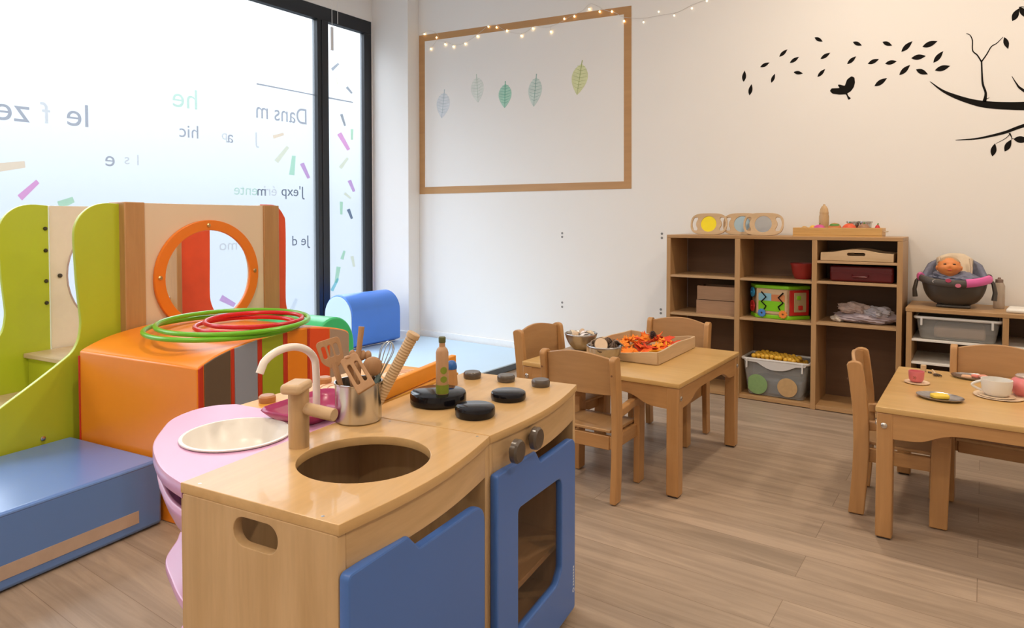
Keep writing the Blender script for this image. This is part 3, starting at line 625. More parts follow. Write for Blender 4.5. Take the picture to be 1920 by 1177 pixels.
# bottle and shaker on the stove
bt = Kloc(.137, .612, .654, 'toy_oil_bottle', 'wooden toy oil bottle with green cap on largest hotplate', 'toy bottle')
MB().lathe([(0, 0), (.0145, 0), (.0155, .002), (.0155, .102), (.013, .110), (.0075, .116), (.0070, .128), (0, .128)], (0, 0, 0), 24).build('bottle_body', wood('bottle_wood', (.50, .29, .15), (.60, .36, .20), 'z', 12), bt)
MB().lathe([(0, .126), (.0085, .126), (.0088, .138), (.0075, .140), (0, .140)], (0, 0, 0), 20).build('cap', plain('dark_olive', (.09, .10, .03), .4), bt)
MB().lathe([(.0158, .002), (.0158, .024)], (0, 0, 0), 24, caps=False).build('green_band', plain('leaf_green', (.20, .26, .02), .5), bt)
camk = (CAM - K(.137, .612, .70)); ang = math.atan2(camk.y, camk.x) - A
for z, rr in ((.060, .009), (.038, .008)):
    b = MB(); b.grid(lambda i, j: ((.0159) * math.cos(ang + .25 + (i - .5) * 1.1 * math.sqrt(max(.01, 1 - (2 * j - 1) ** 2))), .0159 * math.sin(ang + .25 + (i - .5) * 1.1 * math.sqrt(max(.01, 1 - (2 * j - 1) ** 2))), z + (j - .5) * 2 * rr), 6, 8); b.build('printed_olive', plain('leaf_green', (1, 1, 1)), bt)
sh = Kloc(.045, .800, .6245, 'toy_salt_shaker', 'small wooden salt shaker with rounded blue top behind the bottle', 'toy shaker')
MB().lathe([(0, 0), (.0165, 0), (.017, .003), (.0135, .044), (0, .044)], (0, 0, 0), 24).build('shaker_body', beech('z'), sh)
MB().lathe([(.0145, .044), (.0150, .050), (.013, .060), (.008, .066), (0, .0675)], (0, 0, 0), 24).build('shaker_top', plain('blue_paint', (.02, .12, .42), .3), sh)
# ================================================================ FOAM PLAY BLOCKS AND CLIMBING FRAME
SO = Vector((-2.95, 1.33, 0))
fm = empty('climbing_frame', SO, A, 'indoor climbing frame with lime stairs, round orange porthole and red slide side', 'climbing frame')
gl = plain('lime_laminate', (.46, .54, .03), .32, var=.06, scale=3)
nearL = [(.03, 1.145), (-.021, 1.149), (-.05, 1.148), (-.078, 1.143), (-.105, 1.132), (-.128, 1.115), (-.15, 1.09), (-.166, 1.055), (-.171, 1.01), (-.168, .93), (-.163, .83), (-.155, .74), (-.150, .68), (-.153, .64), (-.162, .60), (-.185, .56), (-.229, .527), (-.32, .469), (-.441, .397), (-.58, .31), (-.72, .22), (-.80, .15), (-.83, .08), (-.83, .02)]
prof = smoothline(nearL, 3) + [(.03, .02)]
plate('stair_side_panel', [prof], .018, PYZ(-.012), gl, fm, bevel=.002)
plate('stair_side_panel', [prof], .018, PYZ(-.565), gl, fm, bevel=.002)
hardw = plain('dark_bolt', (.08, .07, .06), .3, .8)
b = MB()
for z in (1.04, .94, .80, .70): b.lathe([(0, 0), (.009, 0), (.009, .004), (.005, .010), (0, .011)], (0, 0, 0), 12, Matrix.Translation((-.556, .016, z)) @ Matrix.Rotation(PI / 2, 4, 'Y'))
b.build('bolt', hardw, fm)
MB().lathe([(0, 0), (.009, 0), (.009, .004), (0, .009)], (0, 0, 0), 12, Matrix.Translation((-.003, -.30, .25)) @ Matrix.Rotation(PI / 2, 4, 'Y')).build('bolt', steel(), fm)
rp_ = lambda: plain('red_laminate', (.78, .085, .018), .4, var=.12, scale=12)
redp = [(1.0 - .0 + (-y) - .068 + 0, z) for y, z in nearL]
redp = [(.75 + .02, 1.16)] + [(.851 - .0, 1.158), (.885, 1.14), (.915, 1.105), (.929, 1.06), (.929, .85), (.926, .68), (.932, .61), (.960, .55), (1.01, .505), (1.12, .44), (1.28, .34), (1.45, .22), (1.6, .12), (1.68, .05), (1.68, .02)]
rprof = smoothline(redp, 4) + [(.77, .02)]
plate('slide_side_panel', [rprof], .018, PYZ(-.012), rp_(), fm, bevel=.002, label='red slide side panel')
plate('slide_side_panel', [[(.672 if y < .78 else y - .038, z) for y, z in rprof]], .018, PYZ(-.565), rp_(), fm, bevel=.002, label='red slide side panel')
plate('slide_bed', [smoothline([(.86, .47), (1.0, .42), (1.3, .2), (1.55, .05), (1.66, .03)], 5) + [(1.66, .01), (1.5, .02), (1.0, .38), (.86, .44)]], .52, PYZ(-.289), plain('white_basin_plastic', (1, 1, 1)), fm)
# posts and porthole walls
for (y0, y1, x0, x1) in ((.01, .10, -.075, .035), (.752, .852, -.075, .030)):
    MB().box((x0, y0, .02), (x1, y1, 1.155)).build('post', beech('z'), fm, bevel=.004)
for (y0, y1, x0, x1) in ((.640, .670, -.62, -.50),): MB().box((x0, y0, .02), (x1, y1, 1.145)).build('post', beech('z'), fm, bevel=.004)
plate('porthole_wall', [rrect(.098, .02, .756, 1.152, .004, 2), circ(.42, .817, .245, n=56)], .018, PYZ(.012), cream(), fm)
plate('porthole_wall', [rrect(.040, .02, .66, 1.145, .004, 2), circ(.40, .817, .285, n=56)], .018, PYZ(-.575), plain('pale_laminate', (.80, .72, .62), .5), fm)
MB().tube([(-.565, .40 + .287 * math.cos(t * PI / 20), .817 + .287 * math.sin(t * PI / 20)) for t in range(40)], .004, 6, closed=True).build('porthole_trim', plain('mauve_trim', (.5, .38, .38), .4), fm)
MB().lathe([(0, 0), (.010, 0), (.010, .004), (0, .010)], (0, 0, 0), 12, Matrix.Translation((-.564, .08, .82)) @ Matrix.Rotation(PI / 2, 4, 'Y')).build('bolt', hardw, fm)
og = plain('orange_ring_lacquer', (.78, .20, .012), .32, var=.05, scale=5)
ring = plate('porthole_ring', [circ(.422, .817, .283, .262, n=64), circ(.422, .817, .232, .214, n=64)], .016, PYZ(.030), og, fm, bevel=.003)
for a_ in (92, 178, 2, 268): MB().lathe([(0, 0), (.010, 0), (.010, .002), (.006, .006), (0, .006)], (0, 0, 0), 14, Matrix.Translation((.0385, .422 + .258 * math.cos(math.radians(a_)), .817 + .238 * math.sin(math.radians(a_)))) @ Matrix.Rotation(PI / 2, 4, 'Y')).build('screw', plain('brass_screw', (.55, .38, .18), .3, .8), ring)
tw = wood('tread_wood', (.60, .45, .26), (.72, .56, .36), 'x', 7)
MB().box((-.555, -.085, .465), (-.022, .74, .485)).build('platform', tw, fm, bevel=.003)
for (ya, yb_, z) in ((-.31, -.06, .320), (-.55, -.29, .155)):
    MB().box((-.555, ya, z - .018), (-.022, yb_, z)).build('tread', tw, fm, bevel=.003)
for (y, z0, z1) in ((-.065, .320, .465), (-.295, .155, .302), (-.535, .02, .137)): MB().box((-.555, y, z0), (-.022, y + .014, z1)).build('riser', gl, fm)

# orange arch bridge foam block (in the kitchen frame)
ab = empty('foam_arch_block', K(-1.31, 1.16), A, 'big orange foam arch block with coloured stripes down its side', 'foam block')
topz = [(.78, .566), (.80, .578), (.86, .600), (.93, .616), (1.04, .630), (1.17, .638), (1.30, .636), (1.42, .620), (1.50, .602), (1.545, .586), (1.557, .572)]
def zt_(y):
    for (a0, b0), (a1, b1) in zip(topz, topz[1:]):
        if y <= a1: return b0 + (b1 - b0) * (y - a0) / (a1 - a0)
    return topz[-1][1]
pr = [(.78 - 1.16, 0)] + [(y - 1.16, z) for y, z in smoothline(topz, 3)] + [(1.557 - 1.16, 0)]
b = MB(); b.prism(pr, -.345, .335, 'x'); body = b.build('body', orange_foam(), ab, bevel=.010, seg=3, ang=50)
def band(y0, y1, mat, name='side_band'):
    ys = [y0 + (y1 - y0) * k / 5 for k in range(6)]
    p = [(y0 - 1.16, .004)] + [(y - 1.16, zt_(y) - .004) for y in ys] + [(y1 - 1.16, .004)]
    MB().prism(p, .330, .3385, 'x').build(name, mat, ab, bevel=.002, label=mat.name.replace('_', ' ') + ' ' + name.replace('_', ' '))
vin = lambda n, c: plain(n, c, .38, var=.04, scale=5, bump=.1)
red = plain('dark_red_vinyl', (.55, .035, .008), .45)
for y0, y1, m in ((.808, .917, vin('taupe_vinyl', (.125, .085, .055))), (.936, 1.040, vin('grey_blue_vinyl', (.28, .31, .38))), (1.064, 1.167, vin('lime_vinyl', (.36, .42, .02))), (1.192, 1.298, vin('orange_vinyl_band', (.85, .25, .012))), (1.312, 1.428, redorange()), (1.434, 1.553, vin('tan_vinyl', (.42, .30, .22)))): band(y0, y1, m)
for y0, y1 in ((.784, .804), (.920, .934), (1.043, 1.062), (1.170, 1.190), (1.300, 1.311)): band(y0, y1, red, 'seam_strip')
MB().tube([(-.345, -.381, .01), (-.345, -.381, .55)], .004, 8).build('piping', red, ab)
# green foam dome behind
gd = empty('foam_half_round', K(-1.42, 1.712), A, 'bright green foam half round roll behind the striped arch block', 'foam block')
pp = [(-.143, 0)] + [(-.143 * math.cos(PI * k / 20), .46 + .150 * math.sin(PI * k / 20)) for k in range(21)] + [(.143, 0)]
b = MB(); b.prism(pp, -.21, .22, 'x'); b.build('body', plain('bright_green_vinyl', (.05, .62, .24), .35, var=.04), gd, bevel=.008, seg=3)
# blue step block
bb = empty('foam_step_block', K(-1.42, .25), A, 'low blue foam step block with tan strip along its base', 'foam block')
bl_ = plain('blue_vinyl', (.11, .235, .58), .26, var=.04, scale=5, bump=.10, coat=.6); bl_.node_tree.nodes['Principled BSDF'].inputs['Coat Roughness'].default_value = .3
b = MB(); b.box((-.272, -.92, .004), (.275, .515, .234)); b.build('body', bl_, bb, bevel=.014, seg=3, ang=50)
b = MB(); b.box((.2755, -.88, .040), (.2772, .425, .082)); b.build('hook_strip', plain('tan_strip', (.50, .38, .30), .7, var=.15, scale=20), bb)
MB().tube([(.270, -.905, .226), (.270, .50, .226)], .006, 8).build('piping', bl_, bb)
# light blue floor mat
mt = empty('floor_mat', (-3.45, 3.45, 0), 0, 'thin pale blue gym mat on the floor along the back wall', 'mat')
MB().box((-.66, -.85, .003), (.70, .935, .05)).build('mat_body', plain('pale_blue_vinyl', (.50, .66, .80), .42, var=.03, scale=4, bump=.05), mt, bevel=.008, seg=3)
MB().box((.7005, -.84, .006), (.703, .925, .044)).build('edge_strip', plain('slate_strip', (.10, .13, .17), .6), mt)
# blue tunnel block
tb_ = empty('foam_tunnel_block', (-4.205, 3.815, .0505), 0.0, 'blue round-topped foam block with pale blue end by the window', 'foam block')
pp = [(-.165, .03), (-.165, .25)] + [(-.165 * math.cos(PI * k / 18), .265 + .165 * math.sin(PI * k / 18)) for k in range(1, 18)] + [(.165, .25), (.165, .03), (.10, .003), (-.10, .003)]
b = MB(); b.prism(pp, -.26, .27, 'y'); b.build('body', plain('mid_blue_vinyl', (.06, .20, .66), .38, var=.04, scale=6, bump=.1), tb_, bevel=.01, seg=3, ang=50)
pp2 = [(x * .96, .015 + (z - .015) * .97) for x, z in pp]
b = MB(); b.prism(pp2, -.266, -.2605, 'y'); b.build('end_cap', plain('pale_blue_vinyl', (1, 1, 1)), tb_, bevel=.002)
# hoops
def hoop(c, rr, tiltx, tilty, mat, label, th=.0095, grp='hula hoops on the orange arch block'):
    o = empty('hula_hoop', c, 0, label, 'hoop', grp, rot=(tiltx, tilty, .2))
    MB().tube([(rr * math.cos(2 * PI * k / 72), rr * math.sin(2 * PI * k / 72), 0) for k in range(72)], th, 10, closed=True).build('ring', mat, o); return o
hg = plain('green_hoop_plastic', (.16, .50, .02), .28); hr = plain('red_hoop_plastic', (.62, .012, .022), .28)
hoop(K(-1.232, 1.105, .6495), .288, .012, .010, hg, 'large green hoop lying lowest on the orange arch block')
hoop(K(-1.205, 1.135, .6690), .286, .020, .016, hg, 'large green hoop resting over the other green one')
hoop(K(-1.195, 1.180, .6500), .190, .010, .012, hr, 'small dark red hoop lowest inside the green hoops', .009)
hoop(K(-1.170, 1.205, .6685), .188, .012, .012, hr, 'small red hoop stacked on top of the other red one', .009)

# ================================================================ TABLES AND CHAIRS
def table(name, loc, W_, D_, label, Ht=.450):
    r = empty(name, loc, 0, label, 'table')
    plate('tabletop', [rrect(0, 0, W_, D_, .008, 4)], .019, PXY(Ht - .0095), wood('table_top', (.60, .36, .12), (.70, .45, .18), 'x', 6, .33, .1), r, bevel=.003)
    lw = .050
    for (x, y) in ((.004, .004), (W_ - lw - .004, .004), (.004, D_ - lw - .004), (W_ - lw - .004, D_ - lw - .004)):
        lg = MB().box((x, y, .006), (x + lw, y + lw, Ht - .019)).build('leg', beech('z'), r, bevel=.005, seg=3)
        MB().box((x + .006, y + .006, 0), (x + lw - .006, y + lw - .006, .006)).build('foot_pad', plain('dark_pad', (.04, .03, .025), .7), lg)
    def ap(L): 
        z1, z0, zm = Ht - .019, Ht - .105, Ht - .066; a = .05; c = .16 * L / .7
        return [(a, z1), (L - a, z1), (L - a, z0)] + smoothline([(L - a - .005, z0), (L - a - c * .5, z0 + .006), (L - a - c, zm), (L / 2, zm + .004), (a + c, zm), (a + c * .5, z0 + .006), (a + .005, z0)], 4) + [(a, z0)]
    for c in (.016, D_ - .016): plate('apron', [ap(W_)], .020, PXZ(c), beech('x'), r)
    for c in (.016, W_ - .016): plate('apron', [ap(D_)], .020, PYZ(c), beech('y'), r)
    for (x, y, ax) in ((W_ - .0035, .027, 'Y'), (W_ - .0035, D_ - .027, 'Y'), (.027, .0035, 'X')):
        M = Matrix.Translation((x, y, Ht - .062)) @ (Matrix.Rotation(PI / 2, 4, 'Y') if ax == 'Y' else Matrix.Rotation(PI / 2, 4, 'X'))
        MB().lathe([(0, 0), (.010, 0), (.010, .002), (.006, .005), (0, .006)], (0, 0, 0), 16, M).build('bolt', steel(), r)
    return r
T1 = Vector((-1.678, 2.452, 0)); T2 = Vector((-.292, 2.545, 0)); TH = .450
table('nursery_table', T1, .733, .775, 'low square beech table with leaf tray, near the shelf middle')
t2 = table('nursery_table', T2, .74, .76, 'low beech table laid with toy tea things at right')
MB().lathe([(0, 0), (.010, 0), (.010, .002), (.006, .005), (0, .006)], (0, 0, 0), 16, Matrix.Translation((.0035, .027, .388)) @ Matrix.Rotation(-PI / 2, 4, 'Y')).build('bolt', steel(), t2)

def make_chair():
    r = empty('toddler_chair', (0, 0, 0), 0, 'x', 'chair', 'small beech chairs round the tables')
    bw = beech('z')
    for s in (-1, 1):   # rear posts, facing +y, kick back at foot and lean back at top
        sp = smoothline([(-.152, 0.004), (-.143, .12), (-.138, .25), (-.142, .38), (-.156, .50), (-.163, .548)], 4); wds = .052
        pl = [(y - wds / 2 * (1 if z < .5 else 1), z) for y, z in sp]; pr_ = [(y + wds / 2, z) for y, z in sp][::-1]
        arc = [(-.163 + wds / 2 * math.cos(t), .548 + .016 * math.sin(t)) for t in [PI * k / 6 for k in range(5, 0, -1)]]
        b = MB(); b.prism(pl + arc + pr_, s * .1525 - .0125, s * .1525 + .0125, 'x'); pst = b.build('rear_leg', bw, r, bevel=.004, seg=3)
        M = Matrix.Translation((s * .1525, -.163 - .024, .495)) @ Matrix.Rotation(PI / 2, 4, 'X')
        MB().lathe([(0, 0), (.004, 0), (.004, .001), (0, .001)], (0, 0, 0), 10, M).build('dowel_plug', plain('dark_dowel', (.2, .09, .04), .6), pst)
        # front leg with arm
        b = MB(); b.prism([(.075, .004), (.130, .004), (.138, .33), (.080, .33)], s * .138 - .013, s * .138 + .013, 'x'); b.build('front_leg', bw, r, bevel=.004, seg=3)
        arm = smoothline([(-.135, .345), (-.05, .352), (.06, .362), (.105, .358), (.132, .335), (.137, .29)], 4); low = smoothline([(.098, .29), (.085, .318), (.04, .328), (-.05, .318), (-.135, .311)], 4)
        b = MB(); b.prism(arm + low, s * .138 - .0135, s * .138 + .0135, 'x'); b.build('armrest', beech('y'), r, bevel=.005, seg=3)
        MB().box((s * .128 - .011, -.13, .195), (s * .128 + .011, .10, .245)).build('side_rail', beech('y'), r, bevel=.003)
    b = MB()   # curved back
    def bk(i, j, off):
        x = -.140 + .28 * i; zt2 = .553 + .022 * math.sin(PI * i) ** 1.0; z = .412 + (zt2 - .412) * j
        return (x, -.146 - .010 * j - .018 * math.sin(PI * i) + off, z)
    n = 14; A1 = [[b.bm.verts.new(bk(i / n, j / 4, 0)) for j in range(5)] for i in range(n + 1)]; A2 = [[b.bm.verts.new(bk(i / n, j / 4, -.012)) for j in range(5)] for i in range(n + 1)]
    for i in range(n):
        for j in range(4):
            b.bm.faces.new((A1[i][j], A1[i + 1][j], A1[i + 1][j + 1], A1[i][j + 1])); b.bm.faces.new((A2[i][j], A2[i][j + 1], A2[i + 1][j + 1], A2[i + 1][j]))
        b.bm.faces.new((A1[i][0], A2[i][0], A2[i + 1][0], A1[i + 1][0])); b.bm.faces.new((A1[i][4], A1[i + 1][4], A2[i + 1][4], A2[i][4]))
    for i in (0, n):
        for j in range(4): b.bm.faces.new((A1[i][j], A1[i][j + 1], A2[i][j + 1], A2[i][j]))
    b.build('backrest', wood('beech_back', (.44, .24, .10), (.54, .31, .14), 'x', 6, .36), r, bevel=.003)
    b = MB()   # moulded seat
    def sf(i, j, off):
        x = -.123 + .246 * i; y = -.135 + .265 * j; z = .262 - .010 * math.sin(PI * i) * math.sin(PI * min(1, j * 1.1)) - .014 * max(0, j - .75) * 4 * .6 + .010 * max(0, .25 - j) * 4
        return (x, y, z + off)
    A1 = [[b.bm.verts.new(sf(i / 10, j / 10, 0)) for j in range(11)] for i in range(11)]; A2 = [[b.bm.verts.new(sf(i / 10, j / 10, -.012)) for j in range(11)] for i in range(11)]
    for i in range(10):
        for j in range(10): b.bm.faces.new((A1[i][j], A1[i + 1][j], A1[i + 1][j + 1], A1[i][j + 1])); b.bm.faces.new((A2[i][j], A2[i][j + 1], A2[i + 1][j + 1], A2[i + 1][j]))
        b.bm.faces.new((A1[i][0], A2[i][0], A2[i + 1][0], A1[i + 1][0])); b.bm.faces.new((A1[i][10], A1[i + 1][10], A2[i + 1][10], A2[i][10]))
        b.bm.faces.new((A1[0][i], A1[0][i + 1], A2[0][i + 1], A2[0][i])); b.bm.faces.new((A1[10][i], A2[10][i], A2[10][i + 1], A1[10][i + 1]))
    b.build('seat', wood('beech_seat', (.46, .26, .11), (.56, .34, .16), 'y', 6, .36), r, bevel=.003)
    for y in (-.132, .088): MB().box((-.117, y, .192), (.117, y + .018, .246)).build('cross_rail', beech('x'), r, bevel=.003)
    return r
chA = make_chair()
pose = [((-1.286, 2.432, 0), .02, 'toddler chair with arms seen from behind, beside the toy stove'), ((-1.605, 2.715, 0), -PI / 2 - .10, 'toddler chair at left end of the leaf tray table, backing the mat'),
        ((-1.283, 3.160, 0), PI + .02, 'toddler chair on the far side of the leaf tray table'), ((-.226, 2.880, 0), -PI / 2 + .06, 'toddler chair seen side on at the left of the tea table'),
        ((.052, 3.155, 0), PI - .04, 'toddler chair on the far side of the tea table')]
for i, (loc, rz, lab) in enumerate(pose): place(chA if i == 0 else copy_tree(chA), loc, rz, lab)
# ================================================================ SHELF UNITS
SX, SY0, SY1, SH = -1.665, 4.084, 4.398, .985
S1 = empty('storage_shelf', (SX, SY0, 0), 0, 'large beech open shelf unit with three columns of cubbies', 'shelf unit')
W1 = 1.316; D1 = SY1 - SY0; t = .026
MB().box((0, 0, SH - .020), (W1, D1, SH)).build('top_board', shelfw('x'), S1, bevel=.002)
for x0, x1 in ((0, t), (.434, .465), (.868, .895), (W1 - t, W1)): MB().box((x0, 0, .0), (x1, D1 - .008, SH - .020)).build('upright', shelfw('z'), S1, bevel=.0015)
MB().box((t, D1 - .008, .02), (W1 - t, D1, SH - .020)).build('back_board', wood('shelf_back_shaded', (.13, .065, .03), (.17, .09, .045), 'x', 6, .55), S1)  # cubby shade put into the back board's darker colour
for x0, x1 in ((t, .434), (.465, .868), (.895, W1 - t)): MB().box((x0, .003, .004), (x1, D1 - .008, .026)).build('bottom_board', shelfw('x'), S1, bevel=.001)
shl = [(t, .434, .730), (t, .434, .489), (.465, .868, .730), (.465, .868, .492), (.895, W1 - t, .850), (.895, W1 - t, .734), (.895, W1 - t, .500)]
for x0, x1, z in shl: MB().box((x0, .002, z - .014), (x1, D1 - .008, z)).build('shelf', wood('shelf_edge', (.48, .30, .15), (.57, .37, .20), 'x', 10, .45), S1, bevel=.001)
# low unit
LX, LY0, LH = -.324, 4.02, .624
S2 = empty('low_cabinet', (LX, LY0, 0), 0, 'low beech cabinet with clear drawer bin, carrying the doll seat', 'shelf unit')
W2 = 1.30; D2 = 4.398 - LY0
MB().box((-.004, 0, LH - .020), (W2, D2, LH)).build('top_board', shelfw('x'), S2, bevel=.002)
for x0 in (0, .405, .840, W2 - .026): MB().box((x0, .002, 0), (x0 + .025, D2 - .008, LH - .020)).build('upright', shelfw('z'), S2, bevel=.0015)
MB().box((.025, D2 - .008, .02), (W2 - .026, D2, LH - .020)).build('back_board', wood('shelf_back_shaded', (1, 1, 1), (1, 1, 1)), S2)  # same back colour, with cubby shade in it
for x0, x1 in ((.025, .405), (.430, .840), (.865, W2 - .026)):
    for z in (.464, .345, .20): MB().box((x0, .004, z - .010), (x1, D2 - .008, z)).build('shelf', plain('white_shelf', (.78, .75, .70), .4), S2, bevel=.001)
    MB().box((x0, .004, .004), (x1, D2 - .008, .026)).build('bottom_board', shelfw('x'), S2)

# ---- things on the large shelf
def item(name, loc, label, cat, group=None, rz=0): return empty(name, loc, rz, label, cat, group)
def disc(cx, y, colour_mat, label, lean=.16):
    r = empty('sensory_disc', (cx, y, SH), 0, label, 'sensory toy', 'wooden sensory discs leaning on the wall', rot=(-lean, 0, 0))
    out_ = [(.118 * math.copysign(abs(math.cos(a)) ** .55, math.cos(a)), .069 + .069 * math.copysign(abs(math.sin(a)) ** .72, math.sin(a))) for a in [2 * PI * k / 56 for k in range(56)]]
    def slot(s):
        P = [(s * .105, .050), (s * .108, .069), (s * .105, .088), (s * .096, .110), (s * .074, .112), (s * .070, .100), (s * .080, .084), (s * .083, .069), (s * .080, .054), (s * .070, .038), (s * .074, .026), (s * .096, .028)]
        return rounded(P, .006, 3)
    plate('disc_frame', [out_, circ(0, .069, .050), slot(1), slot(-1)], .012, PXZ(0), palew('x'), r, bevel=.002)
    MB().lathe([(0, -.003), (.0515, -.003), (.0515, .003), (0, .003)], (0, 0, 0), 40, Matrix.Translation((0, 0, .069)) @ Matrix.Rotation(PI / 2, 4, 'X')).build('disc_window', colour_mat, r)
    return r
disc(-1.440, 4.215, plain('yellow_acrylic', (.90, .74, .01), .3), 'leftmost wooden sensory disc with bright yellow window')
disc(-1.235, 4.235, plain('pale_blue_acrylic', (.36, .50, .58), .3), 'middle wooden sensory disc with pale blue window')
disc(-1.096, 4.190, plain('mirror', (.88, .88, .86), .04, 1), 'rightmost wooden sensory disc with a mirror window')
tray_ = item('wooden_tray', (-.680, 4.20, SH), 'narrow orange-toned wooden tray of play food on shelf top', 'tray')
tw2 = wood('honey_wood', (.62, .34, .10), (.74, .45, .16), 'x', 8)
b = MB(); b.box((-.228, -.085, 0), (.228, .085, .008)); b.build('tray_base', tw2, tray_)
for lo, hi in (((-.228, -.085, .008), (.228, -.075, .050)), ((-.228, .075, .008), (.228, .085, .050)), ((-.228, -.075, .008), (-.218, .075, .050)), ((.218, -.075, .008), (.228, .075, .050))): MB().box(lo, hi).build('tray_side', tw2, tray_, bevel=.002)
MB().tube([(.23, -.04, .03), (.245, -.03, .03), (.245, .03, .03), (.23, .04, .03)], .003, 8).build('rope_handle', plain('rope', (.6, .5, .38), .8), tray_)
fz = SH + .0085
def food(name, x, y, r3, col, label, cat='toy food', extra=None, rx=0):
    o = item(name, (x, y, fz), label, cat, 'play food in the tray on the shelf'); o.scale = (1.12, 1.12, 1.15)
    MB().ball((0, 0, r3[2]), r3, seg=18).build('body', plain('food_' + name, col, .45, var=.12, scale=40), o)
    if extra: extra(o, r3)
    return o
def stemmed(o, r3): MB().tube([(0, 0, r3[2] * 1.85), (.003, 0, r3[2] * 2.25)], .003, 8).build('stem', plain('food_stem', (.10, .25, .04), .6), o)
def leafy(o, r3): MB().lathe([(0, .002), (r3[0] * .85, 0), (r3[0] * .6, .010), (0, .014)], (0, 0, r3[2] * 1.5), 14).build('green_top', plain('food_stem', (1, 1, 1)), o)
food('toy_potato', -.895 + .035, 4.19, (.022, .018, .022), (.50, .30, .10), 'small brown toy potato at the tray left end')
food('toy_lemon', -.82, 4.22, (.020, .018, .024), (.80, .45, .06), 'orange-yellow toy lemon between the potato and turnip')
food('toy_turnip', -.774, 4.16, (.030, .026, .026), (.60, .07, .28), 'magenta toy turnip in front of the wooden figure', extra=stemmed)
food('toy_lettuce', -.700, 4.20, (.033, .03, .030), (.62, .22, .06), 'toy tomato half with green leafy top mid tray', extra=leafy)
food('toy_tomato', -.622, 4.18, (.034, .03, .029), (.72, .10, .03), 'large red-orange toy tomato right of tray centre', extra=stemmed)
food('toy_mushroom', -.552, 4.20, (.030, .026, .028), (.34, .18, .10), 'brown toy mushroom beside the red tomato', extra=stemmed)
food('toy_strawberry', -.468 - .012, 4.17, (.013, .013, .026), (.62, .03, .03), 'small red toy strawberry at the tray right end', extra=stemmed)
food('toy_radish', -.508, 4.19, (.020, .018, .018), (.50, .05, .05), 'dull red toy radish beside the strawberry')
for x, lab in ((-.612, 'small dark steel toy pan upside down, left of its pair'), (-.548, 'small dark steel toy pan upside down, right of its pair')):
    o = item('toy_pan', (x, 4.245, fz), lab, 'toy pan', 'small steel pans in the shelf tray')
    o.scale = (1.1, 1.1, 1.35)
    MB().lathe([(.026, .0), (.028, .050), (.033, .052), (.033, .058), (.027, .058), (.025, .003), (0, .003)], (0, 0, 0), 28).build('pan_body', steel(), o)
fg = item('wooden_figure', (-.765, 4.245, fz), 'turned wooden peg figure standing in the shelf tray', 'wooden figure')
MB().lathe([(0, 0), (.019, 0), (.024, .03), (.027, .07), (.027, .105), (.024, .118), (.0245, .125), (.025, .128), (.024, .131), (.021, .150), (.013, .165), (.007, .170), (.006, .177), (0, .178)], (0, 0, 0), 24).build('body', wood('figure_wood', (.54, .34, .16), (.68, .46, .24), 'z', 14), fg)
# red bowl
rb = item('red_bowl', (-.875, 4.24, .7305), 'red plastic bowl on the upper middle shelf', 'bowl')
MB().lathe([(0, 0), (.045, 0), (.058, .03), (.066, .075), (.072, .088), (.072, .092), (.066, .092), (.060, .075), (.052, .03), (.042, .006), (0, .005)], (0, 0, 0), 36).build('bowl_body', plain('red_plastic', (.28, .02, .015), .4), rb)
# wooden boxes
for k, (z, wx, lab) in enumerate(((.4895, .245, 'plain wooden box at the bottom of the stacked pair'), (.5785, .235, 'plain wooden box on top of the stacked pair'))):
    o = item('wooden_box', (-1.365, 4.215, z), lab, 'box', 'stacked wooden boxes on the left middle shelf'); bw_ = wood('box_wood', (.36, .20, .11), (.44, .27, .16), 'x', 9, .5); hx = wx / 2
    MB().box((-hx, -.075, 0), (hx, .075, .008)).build('box_base', bw_, o)
    for lo, hi in (((-hx, -.075, .008), (hx, -.066, .085)), ((-hx, .066, .008), (hx, .075, .085)), ((-hx, -.066, .008), (-hx + .009, .066, .085)), ((hx - .009, -.066, .008), (hx, .066, .085))): MB().box(lo, hi).build('box_side', bw_, o, bevel=.0015)
# activity cube: hexagonal
ac = item('activity_cube', (-1.004, 4.235, .4925), 'green hexagonal activity cube with zigzag tracks on middle shelf', 'toy', rz=-.10)
hexp = [(-.105, -.105), (.085, -.105), (.168, .01), (.09, .105), (-.09, .105), (-.165, -.02)]
lime = plain('toy_lime', (.20, .55, .01), .35)
MB().prism([(x * 1.03, y * 1.03) for x, y in hexp], 0, .022).build('base_plate', lime, ac, bevel=.004)
MB().prism([(x * 1.03, y * 1.03) for x, y in hexp], .178, .198).build('top_plate', lime, ac, bevel=.004)
MB().prism([(x * .96, y * .96) for x, y in hexp], .022, .178).build('core', palew('x'), ac)
fp = plate('front_panel', [rrect(-.100, .030, .078, .172, .004, 2)], .006, PXZ(-.105), palew('x'), ac)
plate('meadow_print', [rrect(-.088, .045, .066, .105, .01, 3)], .002, PXZ(-.109), lime, fp)
plate('sky_print', [rrect(-.088, .106, -.012, .150, .004, 2)], .002, PXZ(-.109), plain('sky_print', (.25, .52, .66), .5), fp)
plate('roof_print', [rrect(-.012, .106, .066, .145, .004, 2)], .002, PXZ(-.109), plain('rust_print', (.60, .22, .08), .5), fp)
for s, x in ((1, -.060), (-1, .048)):
    zz = [(x - s * .010, -.113, .158), (x + s * .018, -.113, .128), (x - s * .010, -.113, .100), (x + s * .018, -.113, .074), (x + s * .008, -.113, .056)]
    MB().tube(zz, .0042, 8).build('zigzag_track', plain('black_vinyl', (0, 0, 0)), fp)
